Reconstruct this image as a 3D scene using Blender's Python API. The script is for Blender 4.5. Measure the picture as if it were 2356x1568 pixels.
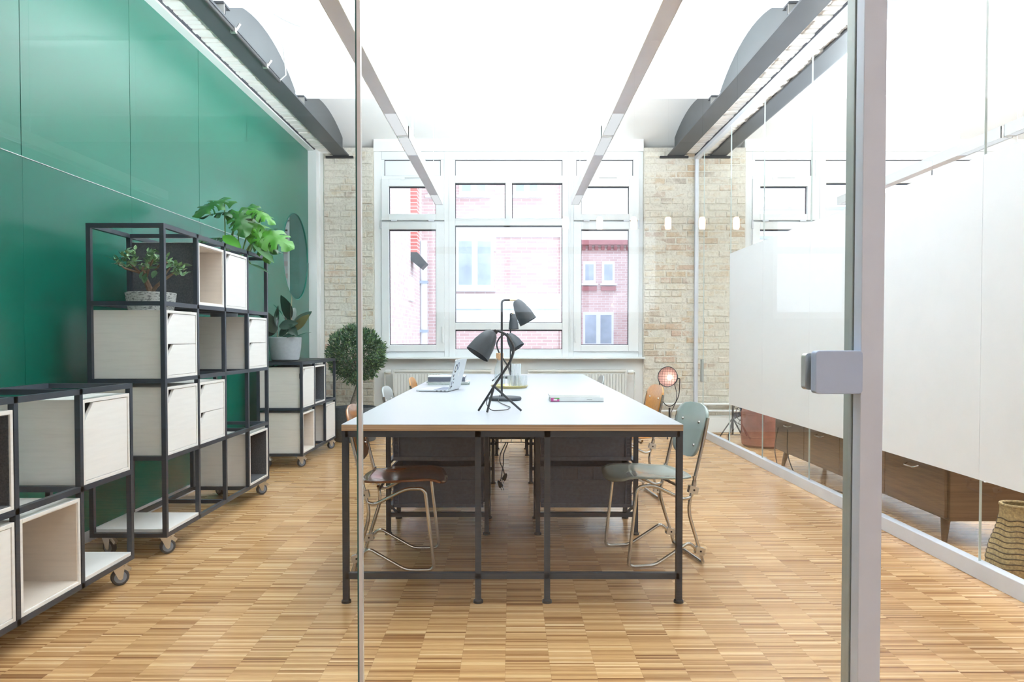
import bpy, bmesh, math, random
from mathutils import Vector, Matrix, Euler
R = math.radians
random.seed(7)
for o in list(bpy.data.objects):
    bpy.data.objects.remove(o)
scene = bpy.context.scene
COL = scene.collection

# ------------------------------------------------------------------ camera
cd = bpy.data.cameras.new('camera'); cam = bpy.data.objects.new('camera', cd); COL.objects.link(cam)
cd.sensor_width = 36.0
cd.lens = 1700 / 2356 * 36
cd.shift_x = 0.00085
cd.shift_y = 0.0138
cd.clip_start = 0.02
cam.location = (0, 0, 1.1075)
cam.rotation_euler = (R(90 - 1.3), 0, 0)
scene.camera = cam

# ------------------------------------------------------------------ world, exposure
w = bpy.data.worlds.new('overcast_sky'); scene.world = w; w.use_nodes = True
wn = w.node_tree.nodes; wl = w.node_tree.links
bgn = wn['Background']
bgn.inputs['Color'].default_value = (0.80, 0.90, 1.0, 1)
bgn.inputs['Strength'].default_value = 1.85
vs = scene.view_settings
scene.display_settings.display_device = 'sRGB'
vs.view_transform = 'Standard'; vs.look = 'None'; vs.gamma = 1.0; vs.use_curve_mapping = False
vs.exposure = 0.98
UPLIGHT = 46.0      # watts of each pendant module's uplight
LAMP_EMIT = 0.46     # pendant diffuser radiance

# ------------------------------------------------------------------ helpers
def link(o, parent=None):
    COL.objects.link(o)
    if parent is not None:
        o.parent = parent
    return o

def tag(o, label=None, cat=None, group=None, kind=None):
    if label: o['label'] = label
    if cat: o['category'] = cat
    if group: o['group'] = group
    if kind: o['kind'] = kind
    return o

def empty(name, loc=(0, 0, 0), rz=0.0, label=None, cat=None, group=None, kind=None):
    o = bpy.data.objects.new(name, None)
    o.empty_display_size = 0.05
    o.location = loc; o.rotation_euler = (0, 0, rz)
    link(o)
    return tag(o, label, cat, group, kind)

class MB:
    def __init__(s): s.v = []; s.f = []
    def add(s, verts, faces):
        b = len(s.v); s.v += [tuple(p) for p in verts]; s.f += [tuple(b + i for i in f) for f in faces]
        return s
    def box(s, x0, x1, y0, y1, z0, z1):
        v = [(x, y, z) for z in (z0, z1) for y in (y0, y1) for x in (x0, x1)]
        return s.add(v, [(0, 2, 3, 1), (4, 5, 7, 6), (0, 1, 5, 4), (2, 6, 7, 3), (0, 4, 6, 2), (1, 3, 7, 5)])
    def bar(s, a, b, wd, up=(0, 0, 1)):
        a = Vector(a); b = Vector(b); d = (b - a).normalized(); u = Vector(up)
        if abs(d.dot(u)) > 0.95: u = Vector((1, 0, 0))
        p = d.cross(u).normalized() * wd / 2; q = d.cross(p).normalized() * wd / 2
        v = [e + i * p + j * q for e in (a, b) for i, j in ((-1, -1), (1, -1), (1, 1), (-1, 1))]
        return s.add(v, [(3, 2, 1, 0), (4, 5, 6, 7), (0, 1, 5, 4), (1, 2, 6, 5), (2, 3, 7, 6), (3, 0, 4, 7)])
    def tube(s, pts, r, n=8, closed=False):
        pts = [Vector(p) for p in pts]; m = len(pts)
        rr = r if isinstance(r, (list, tuple)) else [r] * m
        d0 = (pts[1] - pts[0]).normalized()
        u = Vector((0, 0, 1)) if abs(d0.z) < 0.9 else Vector((1, 0, 0))
        rings = []
        for i, p in enumerate(pts):
            a = pts[i - 1] if (i > 0 or closed) else p
            b = pts[(i + 1) % m] if (i < m - 1 or closed) else p
            d = (b - a).normalized()
            u = (u - d * u.dot(d))
            if u.length < 1e-6: u = d.orthogonal()
            u.normalize(); w_ = d.cross(u)
            rings.append([p + rr[i] * (math.cos(2 * math.pi * k / n) * u + math.sin(2 * math.pi * k / n) * w_) for k in range(n)])
        b = len(s.v)
        for ring in rings: s.v += [tuple(p) for p in ring]
        for i in range(m if closed else m - 1):
            j = (i + 1) % m
            for k in range(n):
                l = (k + 1) % n
                s.f.append((b + i * n + k, b + i * n + l, b + j * n + l, b + j * n + k))
        if not closed:
            s.f.append(tuple(b + k for k in reversed(range(n))))
            s.f.append(tuple(b + (m - 1) * n + k for k in range(n)))
        return s
    def lathe(s, prof, n=24, c=(0, 0, 0), mat=None):
        b = len(s.v); m = len(prof)
        for (r, z) in prof:
            for k in range(n):
                a = 2 * math.pi * k / n
                p = Vector((r * math.cos(a), r * math.sin(a), z))
                if mat is not None: p = mat @ p
                s.v.append((p.x + c[0], p.y + c[1], p.z + c[2]))
        for i in range(m - 1):
            for k in range(n):
                l = (k + 1) % n
                s.f.append((b + i * n + k, b + i * n + l, b + (i + 1) * n + l, b + (i + 1) * n + k))
        if prof[0][0] > 1e-5: s.f.append(tuple(b + k for k in reversed(range(n))))
        if prof[-1][0] > 1e-5: s.f.append(tuple(b + (m - 1) * n + k for k in range(n)))
        return s
    def prism(s, poly, fn):
        """poly: 2-D outline; fn(u, v, t) -> 3-D point for t in (0, 1)"""
        n = len(poly); b = len(s.v)
        for t in (0, 1):
            s.v += [tuple(fn(u, v, t)) for u, v in poly]
        s.f.append(tuple(b + i for i in range(n)))
        s.f.append(tuple(b + n + i for i in reversed(range(n))))
        for i in range(n):
            j = (i + 1) % n
            s.f.append((b + i, b + n + i, b + n + j, b + j))
        return s
    def grid(s, nu, nv, fn):
        b = len(s.v)
        for i in range(nu + 1):
            for j in range(nv + 1):
                s.v.append(tuple(fn(i / nu, j / nv)))
        for i in range(nu):
            for j in range(nv):
                a = b + i * (nv + 1) + j
                s.f.append((a, a + 1, a + nv + 2, a + nv + 1))
        return s
    def mesh(s, name, mat, smooth=False, fix=True):
        me = bpy.data.meshes.new(name); me.from_pydata(s.v, [], s.f)
        if fix:
            bm = bmesh.new(); bm.from_mesh(me); bmesh.ops.recalc_face_normals(bm, faces=bm.faces); bm.to_mesh(me); bm.free()
        if mat is not None: me.materials.append(mat)
        if smooth: me.polygons.foreach_set('use_smooth', [True] * len(me.polygons))
        me.update()
        return me
    def build(s, name, mat, parent=None, smooth=False, bevel=0.0, solid=0.0, fix=True, sharp=True):
        me = s.mesh(name, mat, smooth, fix)
        o = bpy.data.objects.new(name, me); link(o, parent)
        if solid:
            m = o.modifiers.new('thickness', 'SOLIDIFY'); m.thickness = solid; m.offset = 0
        if bevel:
            m = o.modifiers.new('bevel', 'BEVEL'); m.width = bevel; m.segments = 2; m.limit_method = 'ANGLE'
        if smooth and sharp:
            me.set_sharp_from_angle(angle=R(40))
        return o

def box_obj(name, mat, x0, x1, y0, y1, z0, z1, parent=None, bevel=0.0, kind=None):
    o = MB().box(x0, x1, y0, y1, z0, z1).build(name, mat, parent, bevel=bevel)
    if kind: o['kind'] = kind
    return o

def fillet(pts, r, n=4):
    """round the inner corners of a polyline"""
    pts = [Vector(p) for p in pts]; out = [pts[0]]
    for i in range(1, len(pts) - 1):
        p = pts[i]; a = pts[i - 1] - p; b = pts[i + 1] - p
        k = min(r, a.length * 0.45, b.length * 0.45)
        p0 = p + a.normalized() * k; p1 = p + b.normalized() * k
        for j in range(n + 1):
            t = j / n
            out.append((1 - t) ** 2 * p0 + 2 * t * (1 - t) * p + t * t * p1)
    out.append(pts[-1])
    return out

def rrect(w_, h, r, n=5):
    out = []
    for cx, cy, a0 in ((w_ / 2 - r, h / 2 - r, 0), (-w_ / 2 + r, h / 2 - r, 90), (-w_ / 2 + r, -h / 2 + r, 180), (w_ / 2 - r, -h / 2 + r, 270)):
        for k in range(n + 1):
            a = R(a0 + 90 * k / n); out.append((cx + r * math.cos(a), cy + r * math.sin(a)))
    return out

# ------------------------------------------------------------------ materials
def nodes_of(name):
    m = bpy.data.materials.new(name); m.use_nodes = True
    nt = m.node_tree; p = nt.nodes['Principled BSDF']
    return m, nt.nodes, nt.links, p

def mix_rgb(N, L, fac, a, b, mode='MIX'):
    n = N.new('ShaderNodeMix'); n.data_type = 'RGBA'; n.blend_type = mode
    for sock, val in ((n.inputs[0], fac), (n.inputs[6], a), (n.inputs[7], b)):
        if hasattr(val, 'is_output'): L.new(val, sock)
        elif isinstance(val, (int, float)): sock.default_value = val
        else: sock.default_value = (*val, 1)
    return n.outputs[2]

def math_n(N, L, op, a, b=None):
    n = N.new('ShaderNodeMath'); n.operation = op
    for i, val in enumerate((a, b)):
        if val is None: continue
        if hasattr(val, 'is_output'): L.new(val, n.inputs[i])
        else: n.inputs[i].default_value = val
    return n.outputs[0]

def coords(N, L, scale=(1, 1, 1), which='Object', loc=(0, 0, 0)):
    t = N.new('ShaderNodeTexCoord'); m = N.new('ShaderNodeMapping')
    m.inputs['Scale'].default_value = scale; m.inputs['Location'].default_value = loc
    L.new(t.outputs[which], m.inputs['Vector'])
    return m.outputs['Vector']

def noise(N, L, vec, scale, detail=4, rough=0.55):
    n = N.new('ShaderNodeTexNoise'); n.inputs['Scale'].default_value = scale
    n.inputs['Detail'].default_value = detail; n.inputs['Roughness'].default_value = rough
    L.new(vec, n.inputs['Vector'])
    return n.outputs['Fac']

def ramp(N, L, fac, stops):
    n = N.new('ShaderNodeValToRGB'); e = n.color_ramp.elements
    while len(e) < len(stops): e.new(0.5)
    for el, (p, c) in zip(e, stops):
        el.position = p; el.color = (*c, 1)
    L.new(fac, n.inputs['Fac'])
    return n.outputs['Color']

def bump(N, L, p, h, strength=0.3, dist=0.01):
    b = N.new('ShaderNodeBump'); b.inputs['Strength'].default_value = strength; b.inputs['Distance'].default_value = dist
    L.new(h, b.inputs['Height']); L.new(b.outputs['Normal'], p.inputs['Normal'])

def plain(name, col, rough=0.5, metal=0.0, var=0.06, scale=8.0, bmp=0.0, bscale=120.0, emit=None, spec=0.5, coat=0.0):
    m, N, L, p = nodes_of(name)
    v = coords(N, L)
    f = noise(N, L, v, scale)
    c = tuple(col)
    lo = tuple(x * (1 - var) for x in c); hi = tuple(min(1, x * (1 + var)) for x in c)
    L.new(ramp(N, L, f, [(0.3, lo), (0.7, hi)]), p.inputs['Base Color'])
    p.inputs['Roughness'].default_value = rough; p.inputs['Metallic'].default_value = metal
    p.inputs['Specular IOR Level'].default_value = spec
    if coat:
        p.inputs['Coat Weight'].default_value = coat; p.inputs['Coat Roughness'].default_value = 0.08
    if bmp:
        bump(N, L, p, noise(N, L, v, bscale, 2), bmp, 0.002)
    if emit:
        p.inputs['Emission Color'].default_value = (*emit[0], 1); p.inputs['Emission Strength'].default_value = emit[1]
    return m

def glass_mat(name, tint=(0.985, 0.995, 0.99), gain=1.6, rough=0.0, ior=1.5):
    """clear pane: Fresnel reflection on outward faces, straight transmission"""
    m = bpy.data.materials.new(name); m.use_nodes = True
    N = m.node_tree.nodes; L = m.node_tree.links; N.clear()
    out = N.new('ShaderNodeOutputMaterial'); t = N.new('ShaderNodeBsdfTransparent'); g = N.new('ShaderNodeBsdfGlossy')
    fr = N.new('ShaderNodeFresnel'); fr.inputs['IOR'].default_value = ior
    geo = N.new('ShaderNodeNewGeometry')
    front = math_n(N, L, 'SUBTRACT', 1.0, geo.outputs['Backfacing'])
    k = math_n(N, L, 'MULTIPLY', math_n(N, L, 'MULTIPLY', fr.outputs[0], gain), front)
    k = math_n(N, L, 'MINIMUM', k, 1.0)
    t.inputs['Color'].default_value = (*tint, 1)
    g.inputs['Roughness'].default_value = rough; g.inputs['Color'].default_value = (1, 1, 1, 1)
    mx = N.new('ShaderNodeMixShader'); L.new(k, mx.inputs[0]); L.new(t.outputs[0], mx.inputs[1]); L.new(g.outputs[0], mx.inputs[2])
    L.new(mx.outputs[0], out.inputs['Surface'])
    return m

def milky_glass(name, tint, haze, gain=2.0):
    """cut or water-filled glass: partly straight transmission, partly scattering"""
    m = glass_mat(name, tint, gain); N = m.node_tree.nodes; L = m.node_tree.links
    out = [n for n in N if n.type == 'OUTPUT_MATERIAL'][0]
    base = out.inputs['Surface'].links[0].from_socket
    d = N.new('ShaderNodeBsdfDiffuse'); d.inputs['Color'].default_value = (0.86, 0.90, 0.95, 1)
    t = N.new('ShaderNodeBsdfTranslucent'); t.inputs['Color'].default_value = (0.9, 0.94, 0.98, 1)
    a = N.new('ShaderNodeMixShader'); a.inputs[0].default_value = 0.5; L.new(d.outputs[0], a.inputs[1]); L.new(t.outputs[0], a.inputs[2])
    w_ = noise(N, L, coords(N, L, (60, 60, 8)), 1.0, 3)
    k = math_n(N, L, 'MULTIPLY', math_n(N, L, 'ADD', w_, 0.5), haze)
    b = N.new('ShaderNodeMixShader'); L.new(k, b.inputs[0]); L.new(base, b.inputs[1]); L.new(a.outputs[0], b.inputs[2])
    L.new(b.outputs[0], out.inputs['Surface'])
    return m

def parquet():
    m, N, L, p = nodes_of('strip_parquet')
    t = N.new('ShaderNodeTexCoord'); sp = N.new('ShaderNodeSeparateXYZ'); L.new(t.outputs['Object'], sp.inputs[0])
    cx = math_n(N, L, 'DIVIDE', math_n(N, L, 'ADD', sp.outputs['X'], 0.02), 0.151)
    ci = math_n(N, L, 'FLOOR', cx)
    wn1 = N.new('ShaderNodeTexWhiteNoise'); wn1.noise_dimensions = '1D'; L.new(ci, wn1.inputs['W'])
    ry = math_n(N, L, 'ADD', math_n(N, L, 'DIVIDE', sp.outputs['Y'], 0.0108), math_n(N, L, 'MULTIPLY', wn1.outputs['Value'], 37.3))
    ri = math_n(N, L, 'FLOOR', ry)
    cb = N.new('ShaderNodeCombineXYZ'); L.new(ci, cb.inputs[0]); L.new(ri, cb.inputs[1])
    wn2 = N.new('ShaderNodeTexWhiteNoise'); wn2.noise_dimensions = '2D'; L.new(cb.outputs[0], wn2.inputs['Vector'])
    colr = ramp(N, L, wn2.outputs['Value'], [(0.0, (0.26, 0.120, 0.045)), (0.10, (0.42, 0.220, 0.090)), (0.5, (0.60, 0.355, 0.160)), (0.85, (0.71, 0.450, 0.222)), (1.0, (0.83, 0.585, 0.340))])
    # boards come in panels a few strips deep that differ a little
    pi_ = math_n(N, L, 'FLOOR', math_n(N, L, 'DIVIDE', ri, 28.0))
    cb2 = N.new('ShaderNodeCombineXYZ'); L.new(ci, cb2.inputs[0]); L.new(pi_, cb2.inputs[1])
    wn3 = N.new('ShaderNodeTexWhiteNoise'); wn3.noise_dimensions = '2D'; L.new(cb2.outputs[0], wn3.inputs['Vector'])
    pan = ramp(N, L, wn3.outputs['Value'], [(0.0, (0.94, 0.93, 0.92)), (1.0, (1.05, 1.05, 1.04))])
    c2 = mix_rgb(N, L, 1.0, colr, pan, 'MULTIPLY')
    g = noise(N, L, coords(N, L, (14, 260, 1)), 1.0, 5, 0.6)
    c3 = mix_rgb(N, L, 0.8, c2, ramp(N, L, g, [(0.25, (0.76, 0.72, 0.68)), (0.6, (1.03, 1.03, 1.03))]), 'MULTIPLY')
    # joints
    fx = math_n(N, L, 'FRACT', cx); jx = math_n(N, L, 'LESS_THAN', fx, 0.008)
    fy = math_n(N, L, 'FRACT', ry); jy = math_n(N, L, 'LESS_THAN', fy, 0.07)
    j = math_n(N, L, 'MULTIPLY', math_n(N, L, 'MAXIMUM', jx, jy), 0.35)
    c4 = mix_rgb(N, L, j, c3, (0.20, 0.10, 0.045))
    L.new(c4, p.inputs['Base Color'])
    L.new(math_n(N, L, 'ADD', math_n(N, L, 'MULTIPLY', g, 0.12), 0.19), p.inputs['Roughness'])
    p.inputs['Specular IOR Level'].default_value = 0.5
    bump(N, L, p, math_n(N, L, 'SUBTRACT', 1.0, j), 0.10, 0.001)
    return m

def whitewash(name, base=(0.83, 0.81, 0.785), amt=0.10, stretch=(5, 5, 60)):
    m, N, L, p = nodes_of(name)
    g = noise(N, L, coords(N, L, stretch), 1.0, 6, 0.65)
    b2 = tuple(x * (1 - amt) for x in base); b3 = tuple(min(1, x * 1.04) for x in base)
    L.new(ramp(N, L, g, [(0.22, b2), (0.5, base), (0.75, b3)]), p.inputs['Base Color'])
    p.inputs['Roughness'].default_value = 0.55
    bump(N, L, p, g, 0.05, 0.001)
    return m

def plywood_edge():
    m, N, L, p = nodes_of('plywood_edge')
    g = noise(N, L, coords(N, L, (1.2, 1.2, 330)), 1.0, 5, 0.6)
    L.new(ramp(N, L, g, [(0.3, (0.14, 0.07, 0.03)), (0.42, (0.36, 0.22, 0.12)), (0.55, (0.55, 0.38, 0.24)), (0.72, (0.66, 0.50, 0.35))]), p.inputs['Base Color'])
    p.inputs['Roughness'].default_value = 0.6
    return m

def wood(name, cols, stretch, rough=0.4, coat=0.0):
    m, N, L, p = nodes_of(name)
    g = noise(N, L, coords(N, L, stretch), 1.0, 6, 0.6)
    L.new(ramp(N, L, g, [(0.25, cols[0]), (0.5, cols[1]), (0.78, cols[2])]), p.inputs['Base Color'])
    p.inputs['Roughness'].default_value = rough
    if coat:
        p.inputs['Coat Weight'].default_value = coat; p.inputs['Coat Roughness'].default_value = 0.12
    return m

def old_brick():
    m, N, L, p = nodes_of('old_pale_brick')
    oi = N.new('ShaderNodeObjectInfo')
    geo = N.new('ShaderNodeNewGeometry')
    pos = geo.outputs['Position']
    base = ramp(N, L, oi.outputs['Random'], [(0.0, (0.72, 0.66, 0.55)), (0.40, (0.70, 0.62, 0.49)), (0.62, (0.62, 0.50, 0.36)), (0.78, (0.64, 0.49, 0.40)), (0.90, (0.50, 0.46, 0.40)), (1.0, (0.66, 0.50, 0.34))])
    n1 = noise(N, L, pos, 3.6, 9, 0.72)
    n2 = noise(N, L, pos, 30.0, 7, 0.75)
    mk = ramp(N, L, n1, [(0.42, (0, 0, 0)), (0.52, (1, 1, 1))])
    c = mix_rgb(N, L, math_n(N, L, 'MULTIPLY', mk, 0.88), base, (0.78, 0.755, 0.675))
    c = mix_rgb(N, L, 0.75, c, ramp(N, L, n2, [(0.25, (0.55, 0.50, 0.44)), (0.5, (1.0, 1.0, 1.0)), (0.8, (1.08, 1.08, 1.06))]), 'MULTIPLY')
    L.new(c, p.inputs['Base Color']); p.inputs['Roughness'].default_value = 0.9
    h = math_n(N, L, 'ADD', math_n(N, L, 'MULTIPLY', n1, 0.6), math_n(N, L, 'MULTIPLY', n2, 0.5))
    bump(N, L, p, h, 0.9, 0.02)
    return m

def mortar():
    m, N, L, p = nodes_of('lime_mortar')
    geo = N.new('ShaderNodeNewGeometry'); pos = geo.outputs['Position']
    n1 = noise(N, L, pos, 7.0, 8, 0.7); n2 = noise(N, L, pos, 45.0, 5, 0.7)
    c = ramp(N, L, n1, [(0.3, (0.58, 0.53, 0.45)), (0.45, (0.74, 0.71, 0.63)), (0.7, (0.79, 0.77, 0.70))])
    c = mix_rgb(N, L, 0.6, c, ramp(N, L, n2, [(0.25, (0.6, 0.55, 0.5)), (0.55, (1, 1, 1))]), 'MULTIPLY')
    L.new(c, p.inputs['Base Color']); p.inputs['Roughness'].default_value = 0.95
    bump(N, L, p, n2, 0.8, 0.01)
    return m

def painted_brick():
    m, N, L, p = nodes_of('white_painted_brick')
    geo = N.new('ShaderNodeNewGeometry'); pos = geo.outputs['Position']
    n1 = noise(N, L, pos, 9.0, 8, 0.75)
    L.new(ramp(N, L, n1, [(0.30, (0.42, 0.30, 0.22)), (0.36, (0.82, 0.80, 0.77)), (0.7, (0.88, 0.87, 0.85))]), p.inputs['Base Color'])
    p.inputs['Roughness'].default_value = 0.8
    bump(N, L, p, n1, 0.5, 0.01)
    return m

def facade_brick(name, c1, c2, mort, axes='XZ', sc=4.0):
    m, N, L, p = nodes_of(name)
    t = N.new('ShaderNodeTexCoord'); sp = N.new('ShaderNodeSeparateXYZ'); L.new(t.outputs['Object'], sp.inputs[0])
    cb = N.new('ShaderNodeCombineXYZ'); L.new(sp.outputs[axes[0]], cb.inputs[0]); L.new(sp.outputs[axes[1]], cb.inputs[1])
    b = N.new('ShaderNodeTexBrick'); L.new(cb.outputs[0], b.inputs['Vector'])
    b.inputs['Scale'].default_value = sc; b.inputs['Brick Width'].default_value = 1.0; b.inputs['Row Height'].default_value = 0.308
    b.inputs['Mortar Size'].default_value = 0.035; b.inputs['Mortar Smooth'].default_value = 0.1
    b.inputs['Color1'].default_value = (*c1, 1); b.inputs['Color2'].default_value = (*c2, 1); b.inputs['Mortar'].default_value = (*mort, 1)
    L.new(b.outputs['Color'], p.inputs['Base Color']); p.inputs['Roughness'].default_value = 0.9
    bump(N, L, p, math_n(N, L, 'SUBTRACT', 1.0, b.outputs['Fac']), 0.4, 0.01)
    return m

def emission(name, col, strength):
    m = bpy.data.materials.new(name); m.use_nodes = True
    N = m.node_tree.nodes; L = m.node_tree.links; N.clear()
    o = N.new('ShaderNodeOutputMaterial'); e = N.new('ShaderNodeEmission')
    e.inputs[0].default_value = (*col, 1); e.inputs[1].default_value = strength
    L.new(e.outputs[0], o.inputs[0])
    return m

def speckle_stone(name, lo, hi, scale, stretch=(1, 1, 1), rough=0.85):
    m, N, L, p = nodes_of(name)
    g = noise(N, L, coords(N, L, stretch), scale, 6, 0.75)
    L.new(ramp(N, L, g, [(0.40, lo), (0.50, hi), (0.8, hi)]), p.inputs['Base Color'])
    p.inputs['Roughness'].default_value = rough
    bump(N, L, p, g, 0.6, 0.006)
    return m

M = {}
M['floor'] = parquet()
M['white'] = plain('white_plaster', (0.86, 0.87, 0.87), 0.85, var=0.015, scale=2, bmp=0.15, bscale=60)
M['hallwall'] = plain('grey_hall_wall', (0.42, 0.44, 0.47), 0.9, var=0.03)
M['paint'] = plain('white_gloss_paint', (0.84, 0.86, 0.86), 0.4, var=0.015)
M['window_white'] = plain('white_window_frame', (0.86, 0.89, 0.91), 0.35, var=0.015)
M['seal'] = plain('dark_rubber_seal', (0.03, 0.035, 0.05), 0.6)
M['steel'] = plain('dark_blue_grey_steel', (0.028, 0.038, 0.054), 0.42, 0.0, var=0.12, bmp=0.1)
M['beam'] = plain('grey_painted_beam', (0.045, 0.052, 0.062), 0.45, 0.0, var=0.12, scale=3)
M['lunette'] = plain('grey_painted_plate', (0.080, 0.090, 0.098), 0.5, 0.0, var=0.05, scale=2)
M['black'] = plain('matte_black', (0.018, 0.019, 0.021), 0.5)
M['alu'] = plain('satin_aluminium', (0.66, 0.69, 0.75), 0.42, 0.15, var=0.03, bmp=0.06, bscale=300)
M['alu_side'] = plain('anodised_profile', (0.42, 0.46, 0.45), 0.45, 0.3, var=0.04)
M['lock'] = plain('satin_lock_plate', (0.50, 0.61, 0.84), 0.5, 0.1, var=0.03, bmp=0.1, bscale=400)
M['chrome'] = plain('polished_tube', (0.56, 0.54, 0.51), 0.2, 1.0, var=0.05)
M['zinc'] = plain('zinc_plated_steel', (0.66, 0.64, 0.60), 0.28, 0.9, var=0.06)
M['rubber'] = plain('grey_rubber', (0.06, 0.065, 0.075), 0.6)
M['hub'] = plain('blue_grey_wheel_hub', (0.24, 0.29, 0.37), 0.5)
M['wash'] = whitewash('whitewashed_wood')
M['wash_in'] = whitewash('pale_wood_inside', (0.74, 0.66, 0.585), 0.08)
M['door'] = whitewash('white_wood_front', (0.87, 0.86, 0.845), 0.05)
M['felt'] = plain('charcoal_felt', (0.075, 0.083, 0.095), 0.95, var=0.30, scale=140, bmp=0.6, bscale=420)
M['notch'] = plain('box_interior_shade', (0.06, 0.055, 0.05), 0.9)  # shade inside closed boxes, put into the colour
M['laminate'] = plain('white_laminate', (0.455, 0.48, 0.52), 0.32, var=0.01)
M['ply'] = plywood_edge()
M['crate'] = plain('dark_grey_crate_plastic', (0.105, 0.125, 0.180), 0.5, var=0.12, scale=60, bmp=0.2, bscale=300)
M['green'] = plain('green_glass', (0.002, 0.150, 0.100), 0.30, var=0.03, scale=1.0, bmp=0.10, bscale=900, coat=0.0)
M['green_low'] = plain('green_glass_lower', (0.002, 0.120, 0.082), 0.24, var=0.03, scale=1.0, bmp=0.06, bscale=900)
M['teal'] = plain('teal_paint', (0.02, 0.20, 0.17), 0.5)
M['glass'] = glass_mat('clear_glass', gain=0.8)
M['glass_front'] = glass_mat('clear_front_glass', (0.985, 0.995, 0.99), 1.1)
M['glass_edge'] = plain('green_glass_edge', (0.05, 0.15, 0.14), 0.15)
M['glass_round'] = glass_mat('round_clear_glass', (0.9, 0.97, 0.98), 0.35)
M['joint'] = plain('clear_silicone_joint', (0.55, 0.63, 0.62), 0.3)
M['bright_joint'] = plain('bright_joint_profile', (0.78, 0.79, 0.82), 0.25, 0.25)
M['film'] = plain('white_film', (0.84, 0.85, 0.86), 0.45, var=0.01, spec=0.3)
M['winglass'] = glass_mat('window_glass', (0.97, 0.985, 0.99), 1.2)
M['tumbler'] = milky_glass('tumbler_glass', (0.975, 0.985, 0.99), 0.28)
M['bottle'] = milky_glass('bottle_glass', (0.97, 0.985, 0.99), 0.07)
M['brick'] = old_brick(); M['mortar'] = mortar(); M['pbrick'] = painted_brick()
M['c_orange'] = wood('honey_veneer', [(0.50, 0.20, 0.035), (0.62, 0.27, 0.055), (0.72, 0.35, 0.09)], (6, 60, 60), 0.3, 0.6)
M['c_orange2'] = wood('honey_veneer_worn', [(0.52, 0.23, 0.06), (0.64, 0.31, 0.09), (0.74, 0.40, 0.13)], (60, 60, 5), 0.35, 0.4)
M['c_redhoney'] = wood('red_honey_veneer', [(0.34, 0.125, 0.035), (0.42, 0.165, 0.05), (0.50, 0.22, 0.08)], (60, 60, 6), 0.22, 0.8)
M['c_brown'] = wood('red_brown_veneer', [(0.17, 0.055, 0.025), (0.24, 0.085, 0.035), (0.33, 0.125, 0.055)], (6, 60, 60), 0.22, 0.8)
M['c_grey'] = plain('grey_green_lacquer', (0.33, 0.40, 0.385), 0.25, var=0.04, coat=0.7)
M['c_grey2'] = plain('light_grey_lacquer', (0.45, 0.49, 0.50), 0.3, var=0.04, coat=0.5)
M['lampgrey'] = plain('graphite_lamp_paint', (0.040, 0.050, 0.062), 0.55, var=0.35, scale=500, bmp=0.25, bscale=700)
M['lampblack'] = plain('black_lamp_tube', (0.028, 0.031, 0.037), 0.4)
M['brass'] = plain('brass', (0.62, 0.42, 0.16), 0.3, 1.0)
M['traygold'] = plain('gold_tray', (0.58, 0.50, 0.24), 0.35, 0.8)
M['cork'] = plain('cork', (0.55, 0.33, 0.17), 0.9, var=0.3, scale=200, bmp=0.5)
M['silver'] = plain('laptop_aluminium', (0.66, 0.70, 0.74), 0.35, 0.5, var=0.02)
M['keys'] = plain('laptop_keys', (0.20, 0.23, 0.32), 0.6, var=0.4, scale=300)
M['logo'] = plain('lid_logo', (0.92, 0.94, 0.95), 0.2, 0.0)
M['paper'] = plain('white_paper', (0.86, 0.87, 0.86), 0.6, var=0.05)
M['pages'] = plain('grey_page_block', (0.55, 0.58, 0.58), 0.8, var=0.15, scale=60)
M['cover_dark'] = plain('dark_book_cover', (0.10, 0.11, 0.15), 0.5)
M['cover_white'] = plain('white_book_cover', (0.82, 0.85, 0.86), 0.3)
M['cover_green'] = plain('green_book_cover', (0.10, 0.22, 0.17), 0.5)
M['pink'] = plain('pink_print', (0.62, 0.10, 0.36), 0.4)
M['leafgreen_print'] = plain('green_print', (0.12, 0.42, 0.10), 0.4)
M['blue_print'] = plain('pale_blue_print', (0.55, 0.65, 0.86), 0.35, var=0.2, scale=20)
M['grey_text'] = plain('grey_lettering', (0.40, 0.42, 0.44), 0.5)
M['bark'] = plain('grey_bark', (0.25, 0.21, 0.17), 0.9, var=0.4, scale=60, bmp=0.6)
M['jadebark'] = plain('jade_bark', (0.26, 0.17, 0.12), 0.85, var=0.3, scale=60, bmp=0.5)
M['leaf_olive'] = plain('olive_leaf', (0.045, 0.115, 0.055), 0.5, var=0.5, scale=14)
M['leaf_olive2'] = plain('young_olive_leaf', (0.13, 0.24, 0.08), 0.5, var=0.4, scale=14)
M['leaf_jade'] = plain('jade_leaf', (0.13, 0.26, 0.135), 0.35, var=0.25, scale=25, coat=0.3)
M['leaf_jade2'] = plain('young_jade_leaf', (0.22, 0.38, 0.17), 0.35, var=0.25, scale=25, coat=0.3)
M['leaf_mon'] = plain('monstera_leaf', (0.022, 0.125, 0.015), 0.33, var=0.25, scale=6)
M['leaf_mon2'] = plain('bright_monstera_leaf', (0.055, 0.23, 0.014), 0.33, var=0.2, scale=6)
M['leaf_mon3'] = plain('dark_monstera_leaf', (0.015, 0.085, 0.025), 0.33, var=0.25, scale=6)
M['stem'] = plain('green_stem', (0.14, 0.26, 0.06), 0.5)
M['leaf_rub'] = plain('rubber_plant_leaf', (0.025, 0.055, 0.04), 0.25, var=0.3, scale=8, coat=0.4)
M['leaf_rub2'] = plain('rubber_leaf_underside', (0.12, 0.11, 0.035), 0.45, var=0.2, scale=8)
M['soil'] = plain('potting_soil', (0.05, 0.035, 0.025), 0.95, var=0.4, scale=80, bmp=0.8)
M['potgrey'] = plain('grey_concrete_pot', (0.34, 0.37, 0.40), 0.8, var=0.06, scale=40, bmp=0.15, bscale=300)
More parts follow.
